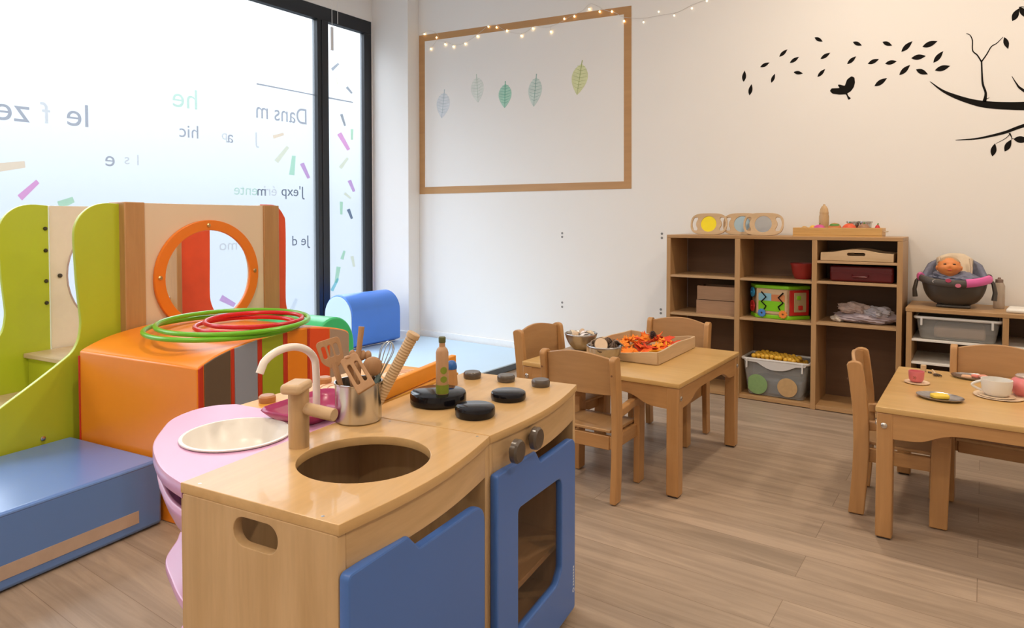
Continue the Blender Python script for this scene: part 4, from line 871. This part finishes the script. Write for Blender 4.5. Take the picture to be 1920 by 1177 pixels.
for x, c, nm in ((-.066, (.06, .22, .62), 'blue_gear'), (.058, (.80, .24, .04), 'orange_gear')):
    b = MB(); g = [((.021 if k % 2 else .026) * math.cos(2 * PI * k / 20), .032 + (.021 if k % 2 else .026) * math.sin(2 * PI * k / 20)) for k in range(20)]
    plate(nm, [[(x + a_, z_) for a_, z_ in g], circ(x, .032, .006, n=12)], .008, PXZ(-.114), plain(nm, c, .4), fp)
# right red panel & left side toys on the slanted faces
def slanted(p0, p1, name, mat, u0, u1, z0, z1, off=.004, th=.005, par=None):
    a_ = Vector((*p0, 0)); c_ = Vector((*p1, 0)); d_ = (c_ - a_).normalized(); n_ = d_.cross(Vector((0, 0, 1)));
    return plate(name, [rrect(u0, z0, u1, z1, .003, 2)], th, axes(a_ + n_ * off, d_, (0, 0, 1), n_), mat, par or ac)
rpn = slanted(hexp[1], hexp[2], 'red_panel', plain('toy_red', (.50, .02, .015), .4), .006, .134, .026, .174)
slanted(hexp[1], hexp[2], 'abacus_window', plain('dark_cream', (.45, .36, .20), .5), .034, .114, .045, .160, .008, .004, rpn)
slanted(hexp[1], hexp[2], 'green_bead', lime, .050, .072, .120, .142, .013, .012, rpn)
slanted(hexp[1], hexp[2], 'red_bead', plain('toy_red', (1, 1, 1)), .060, .085, .060, .085, .013, .012, rpn)
a_ = Vector((-.150, -.052, 0)); 
for z, rr, c, nm in ((.150, .030, (.03, .30, .62), 'blue_gear'), (.066, .034, (.50, .02, .02), 'red_gear')):
    M = Matrix.Translation((-.132, -.078, z)) @ Matrix.Rotation(-.9, 4, 'Z') @ Matrix.Rotation(PI / 2, 4, 'X')
    MB().lathe([(0, 0), (rr, 0), (rr, .008), (.006, .009), (.006, .014), (0, .014)], (0, 0, 0), 18, M).build(nm, plain('toy_' + nm, c, .4), ac)
# top grey tray with handle on right column
wt = item('serving_tray', (-.573, 4.215, .8505), 'pale wooden serving tray with arched handle on top right shelf', 'tray')
pw_ = palew('x')
MB().box((-.180, -.115, 0), (.180, .115, .008)).build('tray_base', pw_, wt)
hp = [(-.180, .002), (.180, .002), (.180, .046), (.11, .050), (.06, .062), (.0, .068), (-.06, .062), (-.11, .050), (-.180, .046)]
for y in (-.118, .118): plate('tray_end', [rounded(hp, [0, 0, .01, .02, .02, .02, .02, .02, .01], 3), rrect(-.045, .030, .045, .048, .0088, 4)], .009, PXZ(y), pw_, wt)
for x in (-.176, .176): MB().box((x - .0045, -.113, .008), (x + .0045, .113, .046)).build('tray_side', pw_, wt, bevel=.001)
rx = item('red_box', (-.555, 4.225, .7345), 'dark red plastic case on the narrow right shelf', 'box')
MB().box((-.155, -.10, 0), (.160, .10, .088)).build('case_body', plain('dark_red_plastic', (.11, .004, .007), .35), rx, bevel=.012, seg=3)
MB().box((-.150, -.103, .050), (.155, -.099, .056)).build('case_seam', plain('dark_red_plastic', (0, 0, 0)), rx)
MB().tube([(-.04, -.104, .040), (-.035, -.115, .030), (.035, -.115, .030), (.04, -.104, .040)], .004, 8).build('case_handle', plain('dark_red_plastic', (0, 0, 0)), rx)
# folded cloth pile
cp = item('cloth_pile', (-.552, 4.225, .5005), 'crumpled mauve and white cloth heap on the right shelf', 'cloth')
def crumple(b, cx, cy, cz, sx, sy, sz, seed):
    q = bmesh.ops.create_icosphere(b.bm, subdivisions=4, radius=1); rr = random.Random(seed); ph = [rr.uniform(0, 6) for _ in range(6)]
    for v in q['verts']:
        p = v.co.copy(); f = 1 + .10 * math.sin(7 * p.x + ph[0] + 3 * p.z) + .08 * math.sin(9 * p.y + 5 * p.x + ph[1]) + .05 * math.sin(17 * p.z + 8 * p.x + ph[2]) + .04 * math.sin(23 * p.x - 11 * p.y + ph[3])
        v.co = Vector((cx + p.x * sx * f, cy + p.y * sy * f, max(.001, cz + p.z * sz * f)))
b = MB(); crumple(b, .02, 0, .030, .155, .09, .036, 1); b.build('cloth_fold', plain('mauve_cloth', (.42, .36, .40), .9, var=.08, scale=12), cp)
b = MB(); crumple(b, -.045, .0, .075, .085, .075, .036, 2); b.build('cloth_fold', plain('rose_beige_cloth', (.45, .35, .32), .9, var=.08), cp)
b = MB(); crumple(b, .075, -.01, .062, .07, .07, .034, 3); b.build('cloth_fold', plain('grey_cloth', (.44, .42, .46), .9, var=.08), cp)
b = MB(); crumple(b, -.12, -.03, .018, .040, .05, .020, 4); b.build('cloth_fold', plain('white_cloth', (.62, .56, .50), .9), cp)
# clear bin
def clearbin(loc, w0, w1, d, h, label, rimw=.012, dip=.03):
    o = item('clear_storage_bin', loc, label, 'storage bin')
    cm = tint_mat('clear_plastic', (.70, .70, .68), .20, .25); b = MB()
    def ring(w_, d_, z, r_=.02): return [(x, y, z) for x, y in rounded([(-w_, -d_), (w_, -d_), (w_, d_), (-w_, d_)], r_, 4)]
    rows = [ring(w0 - .004, d - .016, .004), ring(w0, d - .012, .012), ring(w1 - .006, d - .004, h - .004)]
    V = [[b.bm.verts.new(p) for p in r_] for r_ in rows]; n = len(V[0])
    b.bm.faces.new(V[0][::-1])
    for r1, r2 in zip(V, V[1:]):
        for k in range(n): b.bm.faces.new((r1[k], r1[(k + 1) % n], r2[(k + 1) % n], r2[k]))
    b.build('bin_body', cm, o, solid=.002)
    rim = tint_mat('milky_plastic', (.74, .72, .70), .80, .35)
    MB().tube(ring(w1, d, h, .02), .0075, 8, closed=True).build('rim', rim, o)
    if dip:
        lip = [(-w1 + .01, h), (w1 - .01, h), (w1 - .02, h - .018)] + smoothline([(w1 - .07, h - .022), (.05, h - .022 - dip), (-.03, h - .022 - dip), (-w1 + .09, h - .018)], 4) + [(-w1 + .02, h - .014)]
        plate('front_lip', [lip], .003, PXZ(-d - .004), rim, o)
    for x in (-w1 + .025, w1 - .040):
        MB().box((x, -d - .010, h - .055 if dip else h - .040), (x + .010, -d - .002, h)).build('clip', rim, o, bevel=.002)
    return o
cb = clearbin((-1.000, 4.225, .0262), .158, .190, .115, .218, 'clear plastic bin of yellow balls on the bottom shelf')
for x, z, r_, c, nm in ((-.100, .068, .060, (.22, .36, .14), 'green_spot'), (.072, .070, .056, (.52, .34, .16), 'biscuit_spot')):
    pts = [(x + r_ * math.cos(t * 2 * PI / 36), z + 1.0 * r_ * math.sin(t * 2 * PI / 36)) for t in range(36)]
    q = plate(nm, [[(max(-.152, a_), z_) for a_, z_ in pts]], .0015, axes((0, -.1095 , 0), (1, 0, 0), (0, -.045, 1), (0, -1, 0)), plain(nm, c, .6, var=.15, scale=60), cb)
MB().box((-.14, -.085, .012), (.14, .085, .10)).build('blue_contents', plain('blue_grey_fill', (.14, .20, .28), .6, var=.3, scale=30), cb, bevel=.01)
ym = plain('yellow_ball_plastic', (.72, .42, .04), .35); rr = random.Random(3); yb0 = None
BX, BY = -1.0, 4.225
cnt = 0
for layer in range(2):
    for i in range(11):
        for j in range(6):
            x = BX - .128 + i * .0255 + rr.uniform(-.003, .003) + (.012 if j % 2 else 0); y = BY - .078 + j * .028 + rr.uniform(-.003, .003); z = .0262 + .196 + layer * .026 + rr.uniform(-.002, .006) + .012 * math.exp(-((i - 3) / 4) ** 2) + (.0)
            if layer == 1 and (i in (10,) or j in (5,)): continue
            if yb0 is None: yb0 = MB().ball((0, 0, 0), .0145, seg=14).build('yellow_ball', ym); o = yb0
            else: o = yb0.copy(); COL.objects.link(o)
            o.location = (x, y, z); tag(o, 'small yellow ball heaped in the clear bin on the bottom shelf', 'ball', 'yellow balls in the clear bin'); cnt += 1

# ---- things on the low cabinet
cs = item('doll_car_seat', (-.125, 4.20, LH), 'grey and pink doll car seat carrier on the low cabinet', 'doll carrier')
gp = plain('dark_grey_plastic', (.055, .046, .038), .38); ppk = plain('hot_pink_trim', (.72, .13, .40), .4); dn = plain('denim_cloth', (.17, .18, .25), .85, var=.25, scale=60, bump=.3)
b = MB()   # rocking shell: open boat
def shellf(i, j):
    a_ = 2 * PI * i; s = .25 + .75 * math.sin(j * PI / 2) ** .6 ; z = .012 + .118 * (1 - math.cos(j * PI / 2)) ** .9
    return (.142 * s * math.copysign(abs(math.cos(a_)) ** .8, math.cos(a_)), .115 * s * math.sin(a_), z + (.018 * math.cos(a_) ** 2) * j)
b.grid(shellf, 36, 10, True); b.build('shell', gp, cs, solid=.005)
MB().box((-.075, -.07, 0), (.075, .07, .016)).build('rocker_foot', plain('dark_grey_plastic', (0, 0, 0)), cs, bevel=.006)
for s in (-1, 1):   # carrying handle ends hanging at both sides
    MB().tube([(s * .150, 0, .150), (s * .168, -.01, .130), (s * .176, -.02, .085), (s * .172, -.02, .045)], [.012, .011, .012, .015], 10, flat=.8).build('handle_arm', gp, cs)
def rimseg(a0, a1, mat, name, r_=.016, zz=.0):
    pts = [(.152 * math.copysign(abs(math.cos(t)) ** .8, math.cos(t)), -.120 * math.sin(t), .130 + .022 * math.cos(t) ** 2 + zz) for t in [math.radians(a0 + (a1 - a0) * k / 14) for k in range(15)]]
    MB().tube(pts, r_, 10, flat=1.25).build(name, mat, cs)
rimseg(0, 180, plain('grey_band', (.085, .075, .068), .6), 'front_band', .015); rimseg(12, 74, ppk, 'pink_band', .0175, .002); rimseg(158, 188, ppk, 'pink_band', .0175, .003); rimseg(180, 360, gp, 'back_rim', .012, .01)
for x, z, m_, n_ in ((-.078, .138, plain('pale_grey_print', (.42, .38, .38), .6), 'ring_print'), (-.020, .146, plain('rose_spot', (.45, .05, .12), .6), 'spot_print'), (.022, .122, plain('salmon_spot', (.62, .16, .25), .6), 'spot_print')):
    y = -.120 * math.sqrt(max(0, 1 - (x / .152) ** 2)) - .016
    lp = [circ(x, z, .013, .010, 24)] + ([circ(x, z, .0075, .006, 20)] if 'ring' in n_ else [])
    plate(n_, lp, .003, PXZ(y), m_, cs)
b = MB(); crumple(b, 0, -.01, .140, .128, .088, .045, 9); b.build('denim_liner', dn, cs)
b = MB()   # raised back cushion
def backf(i, j):
    x = -.150 + .30 * i; z = .13 + .140 * j * (1 - .35 * (2 * i - 1) ** 2); return (x * (1 - .26 * j), .055 + .04 * j + .010 * math.sin(9 * i) - .10 * (2 * i - 1) ** 4 * (1 - .5 * j), z)
b.grid(backf, 16, 8); b.build('denim_back', dn, cs, solid=.022)
b = MB()
def creamf(i, j):
    x = -.078 + .156 * i; z = .165 + .112 * j * (1 - .24 * (2 * i - 1) ** 2); return (x, .030 + .045 * j + .008 * math.sin(14 * i + 3 * j), z)
b.grid(creamf, 14, 8); b.build('cream_liner', plain('cream_cloth', (.70, .58, .43), .9, var=.06, bump=.2), cs, solid=.016)
for x in (-.070, .072): MB().tube([(x, .02, .155), (x * 1.05, .015, .20), (x * .95, .035, .252)], .011, 10, flat=.5).build('strap_pad', plain('cream_strap', (.68, .55, .42), .85), cs)
dl = item('baby_doll', (-.146, 4.150, .835), 'baby doll lying swaddled in the pink and grey carrier', 'doll')
sk = plain('doll_skin', (.72, .25, .07), .45, var=.05)
b = MB()
def hd(i, j):
    a_ = 2 * PI * i; p_ = PI * (j * .998 + .001); x = math.sin(p_) * math.cos(a_); y = math.sin(p_) * math.sin(a_); z = math.cos(p_)
    f = 1.0; sx, sy, sz = .043, .038, .046
    if z < 0: sx *= (1 - .16 * (-z)) * (1.08 if -.45 < z else 1.02)
    # face looks to -y: nose, eye sockets, cheeks, mouth, chin
    fx, fz_ = x, z; d = 0
    if y < 0:
        d += .20 * math.exp(-((fx / .13) ** 2 + ((fz_ + .12) / .13) ** 2))
        d -= .10 * (math.exp(-(((fx - .36) / .17) ** 2 + ((fz_ - .10) / .10) ** 2)) + math.exp(-(((fx + .36) / .17) ** 2 + ((fz_ - .10) / .10) ** 2)))
        d += .10 * (math.exp(-(((fx - .42) / .25) ** 2 + ((fz_ + .30) / .22) ** 2)) + math.exp(-(((fx + .42) / .25) ** 2 + ((fz_ + .30) / .22) ** 2)))
        d += .08 * math.exp(-((fx / .22) ** 2 + ((fz_ + .44) / .07) ** 2)) - .09 * math.exp(-((fx / .24) ** 2 + ((fz_ + .54) / .045) ** 2)) + .08 * math.exp(-((fx / .2) ** 2 + ((fz_ + .72) / .12) ** 2))
    return (x * sx, y * sy * (1 + d) - max(0, d) * .004, z * sz)
b.grid(hd, 40, 30, True)
for s in (-1, 1): b.ball((s * .043, .004, -.004), (.006, .008, .011), seg=10)
b.tube([(0, .004, -.035), (0, .008, -.06)], .020, 14)
# arms tucked, torso under the blanket
b.ball((0, .004, -.080), (.045, .026, .034), seg=16); b.build('body', sk, dl).rotation_euler = (0, 0, 0)
dl.rotation_euler = (-.25, .0, .10); dl.scale = (1.22, 1.22, 1.18)
ey = plain('doll_eye', (.05, .03, .02), .2)
for s in (-1, 1): MB().ball((s * .0165, -.0330, .006), (.0062, .003, .0028), seg=10).build('eye', ey, dl)
MB().ball((0, -.0385, -.0215), (.0085, .003, .0024), seg=10).build('lips', plain('doll_lips', (.62, .08, .06), .4), dl)
b = MB(); b.grid(lambda i, j: (.0455 * math.sin(j * PI * .36) * math.cos(2 * PI * i), .0405 * math.sin(j * PI * .36) * math.sin(2 * PI * i) + .003, .0480 * math.cos(j * PI * .36)), 24, 8, True); b.build('hair', plain('doll_hair', (.45, .30, .17), .8), dl)
bt2 = item('glass_bottle', (.068, 4.25, LH), 'clear bottle with brown cap beside the doll carrier', 'bottle')
MB().lathe([(0, 0), (.023, 0), (.025, .004), (.025, .115), (.020, .130), (.0135, .138), (.0135, .142)], (0, 0, 0), 28, caps=False).build('bottle_body', tint_mat('pale_bottle', (.60, .50, .40), .45, .1), bt2)
MB().lathe([(0, .132), (.017, .132), (.017, .150), (.008, .152), (.006, .160), (0, .160)], (0, 0, 0), 20).build('cap', plain('brown_cap', (.22, .15, .12), .5), bt2)
wp_ = item('wipes_packet', (.20, 4.13, LH), 'white wipes packet lying at the cabinet right end', 'packet', rz=-.1)
MB().box((-.10, -.07, 0), (.11, .07, .022)).build('packet_body', plain('white_packet', (.80, .78, .72), .45, var=.03), wp_, bevel=.010, seg=3)
MB().box((-.03, -.03, .022), (.05, .03, .027)).build('lid_flap', plain('pale_print', (.62, .64, .52), .5, var=.25, scale=60), wp_, bevel=.003)
MB().box((-.02, .045, .012), (.10, .052, .085)).build('folded_sheet', plain('white_sheet', (.82, .80, .76), .7), wp_)
cb2 = clearbin((-.105, 4.165, .4645), .160, .182, .13, .112, 'shallow clear drawer bin in the low cabinet', dip=0)
MB().box((-.10, -.09, .010), (.12, .09, .065)).build('contents', plain('peach_contents', (.48, .33, .24), .8, var=.25, scale=12), cb2, bevel=.01)
for k, (x, z, lab) in enumerate(((-.08, .3455, 'flat dark board lying on the lower cabinet shelf'),)):
    pass

# ================================================================ THINGS ON THE LEAF TABLE
TZ = TH + .0004

lt = empty('leaf_tray', (-1.322, 2.955, TZ), math.radians(1.5), 'square wooden tray full of red, orange and yellow felt leaves', 'tray')
pt_ = palew('x'); hx, hy = .170, .245
MB().box((-hx, -hy, 0), (hx, hy, .008)).build('tray_base', pt_, lt)
wave = lambda L: [(-L, .002), (L, .002), (L, .056)] + smoothline([(L * .8, .055), (L * .35, .044), (0, .037), (-L * .35, .044), (-L * .8, .055)], 4) + [(-L, .056)]
for y in (-hy, hy): plate('tray_end', [wave(hx)], .010, PXZ(y), pt_, lt)
hump = lambda L: [(-L, .002), (L, .002), (L, .056)] + smoothline([(L * .75, .056), (L * .4, .060), (0, .064), (-L * .4, .060), (-L * .75, .056)], 4) + [(-L, .056)]
for x in (-hx, hx): plate('tray_side', [hump(hy - .005)] , .010, PYZ(x), palew('y'), lt)
LC = [((.70, .06, .015), 'red'), ((.82, .22, .015), 'orange'), ((.85, .42, .02), 'yellow'), ((.80, .12, .012), 'scarlet'), ((.88, .30, .03), 'light orange')]
def felt_leaf(kind, sz=.041):
    if kind: P = [(0, 1), (.22, .62), (.62, .78), (.52, .40), (.98, .30), (.62, .02), (.80, -.40), (.34, -.34), (.10, -.62), (.06, -1), (-.06, -1), (-.10, -.62), (-.34, -.34), (-.80, -.40), (-.62, .02), (-.98, .30), (-.52, .40), (-.62, .78), (-.22, .62)]
    else: P = [(0, 1), (.35, .62), (.5, .2), (.42, -.25), (.12, -.62), (.05, -1), (-.05, -1), (-.12, -.62), (-.42, -.25), (-.5, .2), (-.35, .62)]
    b = MB(); b.prism([(x * sz, y * sz) for x, y in P], -.001, .001)
    for v in b.bm.verts: v.co.z += 9.0 * (v.co.x ** 2 - .6 * v.co.y * abs(v.co.y) * .5)
    return b
protos = {}
fr2 = random.Random(11)
lm = lt.location
leafpos = []
for n_ in range(76):
    x = fr2.uniform(-.125, .125); y = fr2.uniform(-.20, .19)
    leafpos.append((x, y))
for n_, (x, y) in enumerate(leafpos):
    d_ = math.hypot((x + .0) / .12, (y - .02) / .17); z = .018 + .036 * max(0, 1 - d_ * .75) + fr2.uniform(0, .012)
    ci = fr2.choice([0, 1, 1, 3, 4]) if x < .03 else fr2.choice([0, 2, 2, 4, 3])
    if x < -.03 and y < .1: ci = fr2.choice([1, 1, 4])
    if y > .06 and -.02 < x < .10: ci = fr2.choice([0, 3, 0]); z += .012
    key = (ci, n_ % 2)
    if key not in protos: o = felt_leaf(key[1]).build('felt_leaf', plain('felt_' + LC[ci][1].replace(' ', '_'), LC[ci][0], .9, var=.15, scale=80), smooth=False); protos[key] = o
    else: o = protos[key].copy(); COL.objects.link(o)
    o.location = (lm.x + x, lm.y + y, TZ + z); o.rotation_euler = (fr2.uniform(-.55, .55), fr2.uniform(-.55, .55), fr2.uniform(0, 6.28))
    tag(o, '%s felt %s leaf piled in the square wooden tray' % (LC[ci][1], 'maple' if key[1] else 'pointed'), 'felt leaf', '%s %s leaves in the tray' % (LC[ci][1], 'maple' if key[1] else 'pointed'))
# scalloped pine cone
def cone(loc, sz, label, seed, group=None, col=(.13, .08, .05), rot=(0, 0, 0)):
    r = empty('pine_cone', loc, 0, label, 'pine cone', group, rot=rot); b = MB(); rr_ = random.Random(seed)
    b.ball((0, 0, 0), (sz * .55, sz * .55, sz * .8), seg=10)
    for k in range(46):
        t = k / 45; z = sz * (-.85 + 1.7 * t); rad = sz * .92 * math.sin(PI * (.14 + .80 * t)) ** .8; a_ = k * 2.399
        M = Matrix.Rotation(a_, 4, 'Z') @ Matrix.Translation((rad * .82, 0, z)) @ Matrix.Rotation(-.55 + .9 * t, 4, 'Y')
        b.ball((0, 0, 0), (sz * .26, sz * .20, sz * .055), seg=8) if False else b.box((-sz * .20, -sz * .17, -sz * .035), (sz * .20, sz * .17, sz * .035), M)
    b.build('scales', plain('cone_brown_%d' % seed, col, .8, var=.35, scale=60), r); return r
cone((lm.x + .035, lm.y + .035, TZ + .080), .021, 'dark pine cone resting on top of the leaves in the tray', 5, col=(.06, .035, .03))
o = protos[(0, 1)].copy() if (0, 1) in protos else felt_leaf(1).build('felt_leaf', plain('felt_red', (1, 0, 0)))
if o.name not in COL.objects: COL.objects.link(o)
o.location = (lm.x - .125, lm.y - hy - .0075, TZ + .036); o.rotation_euler = (1.45, .0, .3); o.scale = (.62, .62, .62); o.data = protos[(1, 1)].data if (1, 1) in protos else o.data
tag(o, 'orange felt leaf hanging over the front edge of the tray', 'felt leaf', 'leaf over the tray edge')
# hammered steel bowls
def bowl(loc, label):
    r = empty('steel_bowl', loc, 0, label, 'bowl', 'steel bowls of natural things on the table')
    b = MB(); pr2 = [(0, .002), (.030, .002), (.040, .008), (.058, .030), (.070, .056), (.077, .082)]
    ms = []
    def bf(i, j):
        f = j * (len(pr2) - 1); k = min(len(pr2) - 2, int(f)); rad = pr2[k][0] + (pr2[k + 1][0] - pr2[k][0]) * (f - k); z = pr2[k][1] + (pr2[k + 1][1] - pr2[k][1]) * (f - k); rad *= 1 + .022 * math.cos(12 * 2 * PI * i) * j
        return (max(.0005, rad) * math.cos(2 * PI * i), max(.0005, rad) * math.sin(2 * PI * i), z)
    b.grid(bf, 72, 12, True); b.build('bowl_shell', plain('hammered_steel', (.46, .44, .43), .33, 1, var=.12, scale=60), r, solid=.0016); return r
B2 = Vector((-1.352, 2.622, TZ)); B1 = Vector((-1.590, 2.835, TZ))
bowl(B2, 'steel bowl of pine cones, bark and a wood slice'); bowl(B1, 'steel bowl of sea shells behind the pine cone bowl')
for k, (dx, dy, dz, sz) in enumerate(((-.030, .02, .075, .024), (.022, .03, .083, .026), (.044, -.005, .076, .022), (-.046, -.012, .072, .020), (.0, -.03, .066, .022), (.012, .005, .096, .020), (-.01, .045, .082, .021))):
    cone(B2 + Vector((dx, dy, dz)), sz, ['pine cone at the back left of the steel bowl', 'pine cone at the back right of the steel bowl', 'pine cone against the right rim of the bowl', 'pine cone against the left rim of the bowl', 'pine cone low behind the wood slice', 'pine cone topmost in the steel bowl', 'pine cone farthest back in the steel bowl'][k], 20 + k, 'pine cones in the steel bowl', (.17, .11, .075), (.5 * k, .9 * k, k))
ws = empty('wood_slice', B2 + Vector((.005, -.044, .088)), 0, 'pale oval wood slice with bark propped in the pine cone bowl', 'wood slice', rot=(.75, .1, .55))
b = MB(); b.lathe([(0, -.004), (.024, -.004), (.024, .004), (0, .004)], (0, 0, 0), 28, Matrix.Diagonal((1.15, 1.5, 1, 1))); b.build('sapwood', plain('pale_endgrain', (.62, .46, .32), .7, var=.1, scale=50), ws)
b = MB(); b.lathe([(.0242, -.0042), (.0265, -.003), (.0265, .003), (.0242, .0042)], (0, 0, 0), 28, Matrix.Diagonal((1.15, 1.5, 1, 1)), caps=False); b.build('bark', plain('bark_brown', (.12, .08, .05), .9, var=.4, scale=80), ws)
for k, (dx, dy, dz, rot) in enumerate(((-.035, -.022, .074, (.5, .2, .3)), (-.048, .022, .074, (.2, .8, 1.2)), (.052, .022, .076, (.9, -.5, .2)))):
    o = empty('bark_curl', B2 + Vector((dx, dy, dz)), 0, ['brown bark curl at the bowl left front', 'brown bark curl at the bowl left back', 'brown bark curl at the bowl right back'][k], 'bark', 'bark curls in the steel bowl', rot=rot)
    b = MB(); b.grid(lambda i, j: (.020 * math.cos(4.4 * i), .020 * math.sin(4.4 * i), -.022 + .044 * j), 14, 4); b.build('bark_sheet', plain('bark_grey', (.30, .22, .17), .9, var=.3, scale=40), o, solid=.004)
for k, (dx, dy, dz) in enumerate(((-.040, .0, .074), (-.012, -.035, .072), (.018, .0, .080), (.045, .012, .078), (-.015, .035, .078), (.032, -.032, .072), (.03, .045, .076))):
    o = empty('sea_shell', B1 + Vector((dx, dy, dz)), 0, ['cream scallop shell at the left rim of the shell bowl', 'tan scallop shell at the front of the shell bowl', 'white scallop shell in the shell bowl centre', 'mauve-white shell at the right rim of the shell bowl', 'cream shell at the back left of the shell bowl', 'beige shell at the front right of the shell bowl', 'white shell at the back right of the shell bowl'][k], 'shell', 'shells in the steel bowl', rot=(.5 * math.sin(k * 2), .5 * math.cos(k * 3), k * 1.3))
    b = MB()
    def shl_(i, j):
        a_ = -1.15 + 2.3 * i; rad = .030 * j; rad *= 1 + .03 * math.cos(22 * a_); return (rad * math.sin(a_), rad * math.cos(a_) - .014, .014 * math.sin(PI * min(1, j * .9)) * (1 - .55 * (2 * i - 1) ** 2) + .0012 * math.cos(22 * a_) * j)
    b.grid(shl_, 30, 8); b.build('shell_valve', plain('shell_%d' % (k % 3), [(.72, .60, .45), (.60, .44, .30), (.78, .72, .70)][k % 3], .6, var=.12, scale=50), o, solid=.0025)

# ================================================================ TEA THINGS
def flatdisc(r_, h): return [(0, 0), (r_ * .8, 0), (r_, h * .5), (r_ * .98, h), (r_ * .75, h * .6), (0, h * .6)]
cream_p = plain('cream_wood_disc', (.78, .60, .42), .5, var=.04)
def toyplate(loc, r_, label):
    o = item('saucer', loc, label, 'saucer'); MB().lathe(flatdisc(r_, .006), (0, 0, 0), 40).build('saucer_disc', cream_p, o); return o
toyplate((-.203, 3.000, TZ), .043, 'small cream wooden saucer beneath the pink cup')
toyplate((.052, 2.935, TZ), .076, 'large cream wooden saucer beneath the white cup')
o = item('saucer_ring', (.045, 2.915, TZ + .0062), 'smaller cream disc stacked on the large saucer', 'saucer'); MB().lathe(flatdisc(.055, .004), (0, 0, 0), 36).build('saucer_disc', cream_p, o)
def cup(loc, r_, h, mat, label, ang_, handle=True):
    o = item('toy_cup', loc, label, 'cup', rz=ang_)
    MB().lathe([(0, 0), (r_ * .70, 0), (r_ * .80, h * .06), (r_ * .93, h * .25), (r_ * .99, h * .7), (r_, h), (r_ * .93, h), (r_ * .90, h * .6), (r_ * .75, h * .15), (0, h * .10)], (0, 0, 0), 40).build('cup_body', mat, o)
    if handle: MB().tube([(r_ * .92 + r_ * .62 * math.sin(t * PI / 10), 0, h * .22 + h * .62 * (t / 10)) for t in range(11)], r_ * .10, 10).build('handle', mat, o)
    return o
pc = cup((-.205, 3.000, TZ + .0065), .027, .040, plain('pink_wood_cup', (.70, .19, .22), .4), 'small pink wooden cup on a cream saucer', -.5, False)
plate('flower_print', [[((.005 + .0025 * math.cos(5 * a_)) * math.cos(a_) , .018 + (.005 + .0025 * math.cos(5 * a_)) * math.sin(a_)) for a_ in [2 * PI * k / 40 for k in range(40)]]], .0006, axes((.009, -.0243, 0), (.94, .34, 0), (0, 0, 1), (.34, -.94, 0)), plain('flower_tan', (.40, .12, .10), .5), pc)
wcup = cup((.045, 2.915, TZ + .0103), .047, .055, plain('white_toy_china', (.76, .74, .70), .3), 'white toy teacup with handle on the large saucer', PI + .15)
tp = item('toy_teapot', (.132, 2.985, TZ + .004), 'glossy pink toy teapot at the picture right edge', 'teapot')
pkt = plain('pink_enamel', (.72, .22, .23), .28, var=.08)
MB().lathe([(0, 0), (.030, 0), (.036, .004), (.050, .022), (.052, .038), (.042, .058), (.032, .066), (.031, .070), (.0, .070)], (0, 0, 0), 40).build('pot_body', pkt, tp)
MB().lathe([(0, .066), (.033, .066), (.034, .072), (.028, .076), (0, .077)], (0, 0, 0), 32).build('lid', plain('silver_lid', (.6, .5, .46), .25, .7), tp)
MB().tube([(.045, .01, .025), (.068, .02, .038), (.080, .025, .062)], [.012, .009, .007], 12).build('spout', pkt, tp)
MB().tube([(.010, .048, .050), (.016, .075, .052), (.014, .078, .030), (.008, .050, .018)], .005, 10).build('handle', pkt, tp)
def platt(loc, a_, b_, rz, label):
    o = item('steel_platter', loc, label, 'plate', rz=rz)
    b = MB(); b.lathe([(0, .002), (.8, .002), (.93, .007), (1.0, .010), (1.0, .0085), (.92, .004), (.8, .0), (0, 0)], (0, 0, 0), 48, Matrix.Diagonal((a_, b_, 1, 1))); b.build('platter_body', plain('dull_steel', (.42, .40, .40), .25, .95), o); return o
platt((-.118, 2.782, TZ), .074, .060, -.3, 'round steel plate with yellow butter nearest the table corner')
o = item('toy_butter', (-.118, 2.786, TZ + .0025), 'yellow toy butter slab on the nearest steel plate', 'toy food', rz=.5)
b = MB(); b.prism(rounded([(-.028, -.020), (.024, -.022), (.030, .014), (-.006, .024), (-.030, .014)], .010, 3), 0, .013); b.build('butter_slab', plain('butter_yellow', (.86, .60, .06), .5), o, bevel=.004)
platt((-.030, 3.215, TZ), .072, .055, -.1, 'steel plate with pink toy slices at the far table side')
for k, (dx, dy, c, lab) in enumerate(((-.018, -.005, (.72, .42, .25), 'tan toy slice on the far steel plate'), (.015, .006, (.72, .22, .16), 'pink toy slice on the far steel plate'), (.036, -.008, (.70, .30, .22), 'salmon toy slice at the far plate right side'))):
    o = item('toy_slice', (-.030 + dx, 3.215 + dy, TZ + .0025 + .004 * k), lab, 'toy food', rz=k); b = MB(); b.prism(rounded([(-.018, -.014), (.018, -.014), (.014, .016), (-.016, .014)], .008, 3), 0, .008); b.build('slice', plain('slice_%d' % k, c, .6, var=.2, scale=60), o, bevel=.002)
fk = item('toy_fork', (-.150, 3.190, TZ), 'small dark toy fork with pale handle near the table back', 'toy fork', rz=1.9)
MB().tube([(.0, 0, .006), (.045, 0, .012)], .004, 8).build('handle', palew('x'), fk)
for y in (-.012, -.004, .004, .012): MB().tube([(0, y * .4, .006), (-.010, y, .005), (-.026, y, .005)], .0028, 6).build('tine', plain('dark_tine', (.07, .045, .03), .5), fk)
sp = item('toy_spatula', (-.197, 3.245, TZ), 'pale wooden block toy standing behind the pink cup', 'toy block')
MB().box((-.010, -.008, 0), (.010, .008, .028)).build('block_body', palew('z'), sp, bevel=.003)
MB().tube([(.018, -.02, .0035), (.030, -.024, .0035)], .0035, 8).build('bead', plain('dark_tine', (0, 0, 0)), sp)
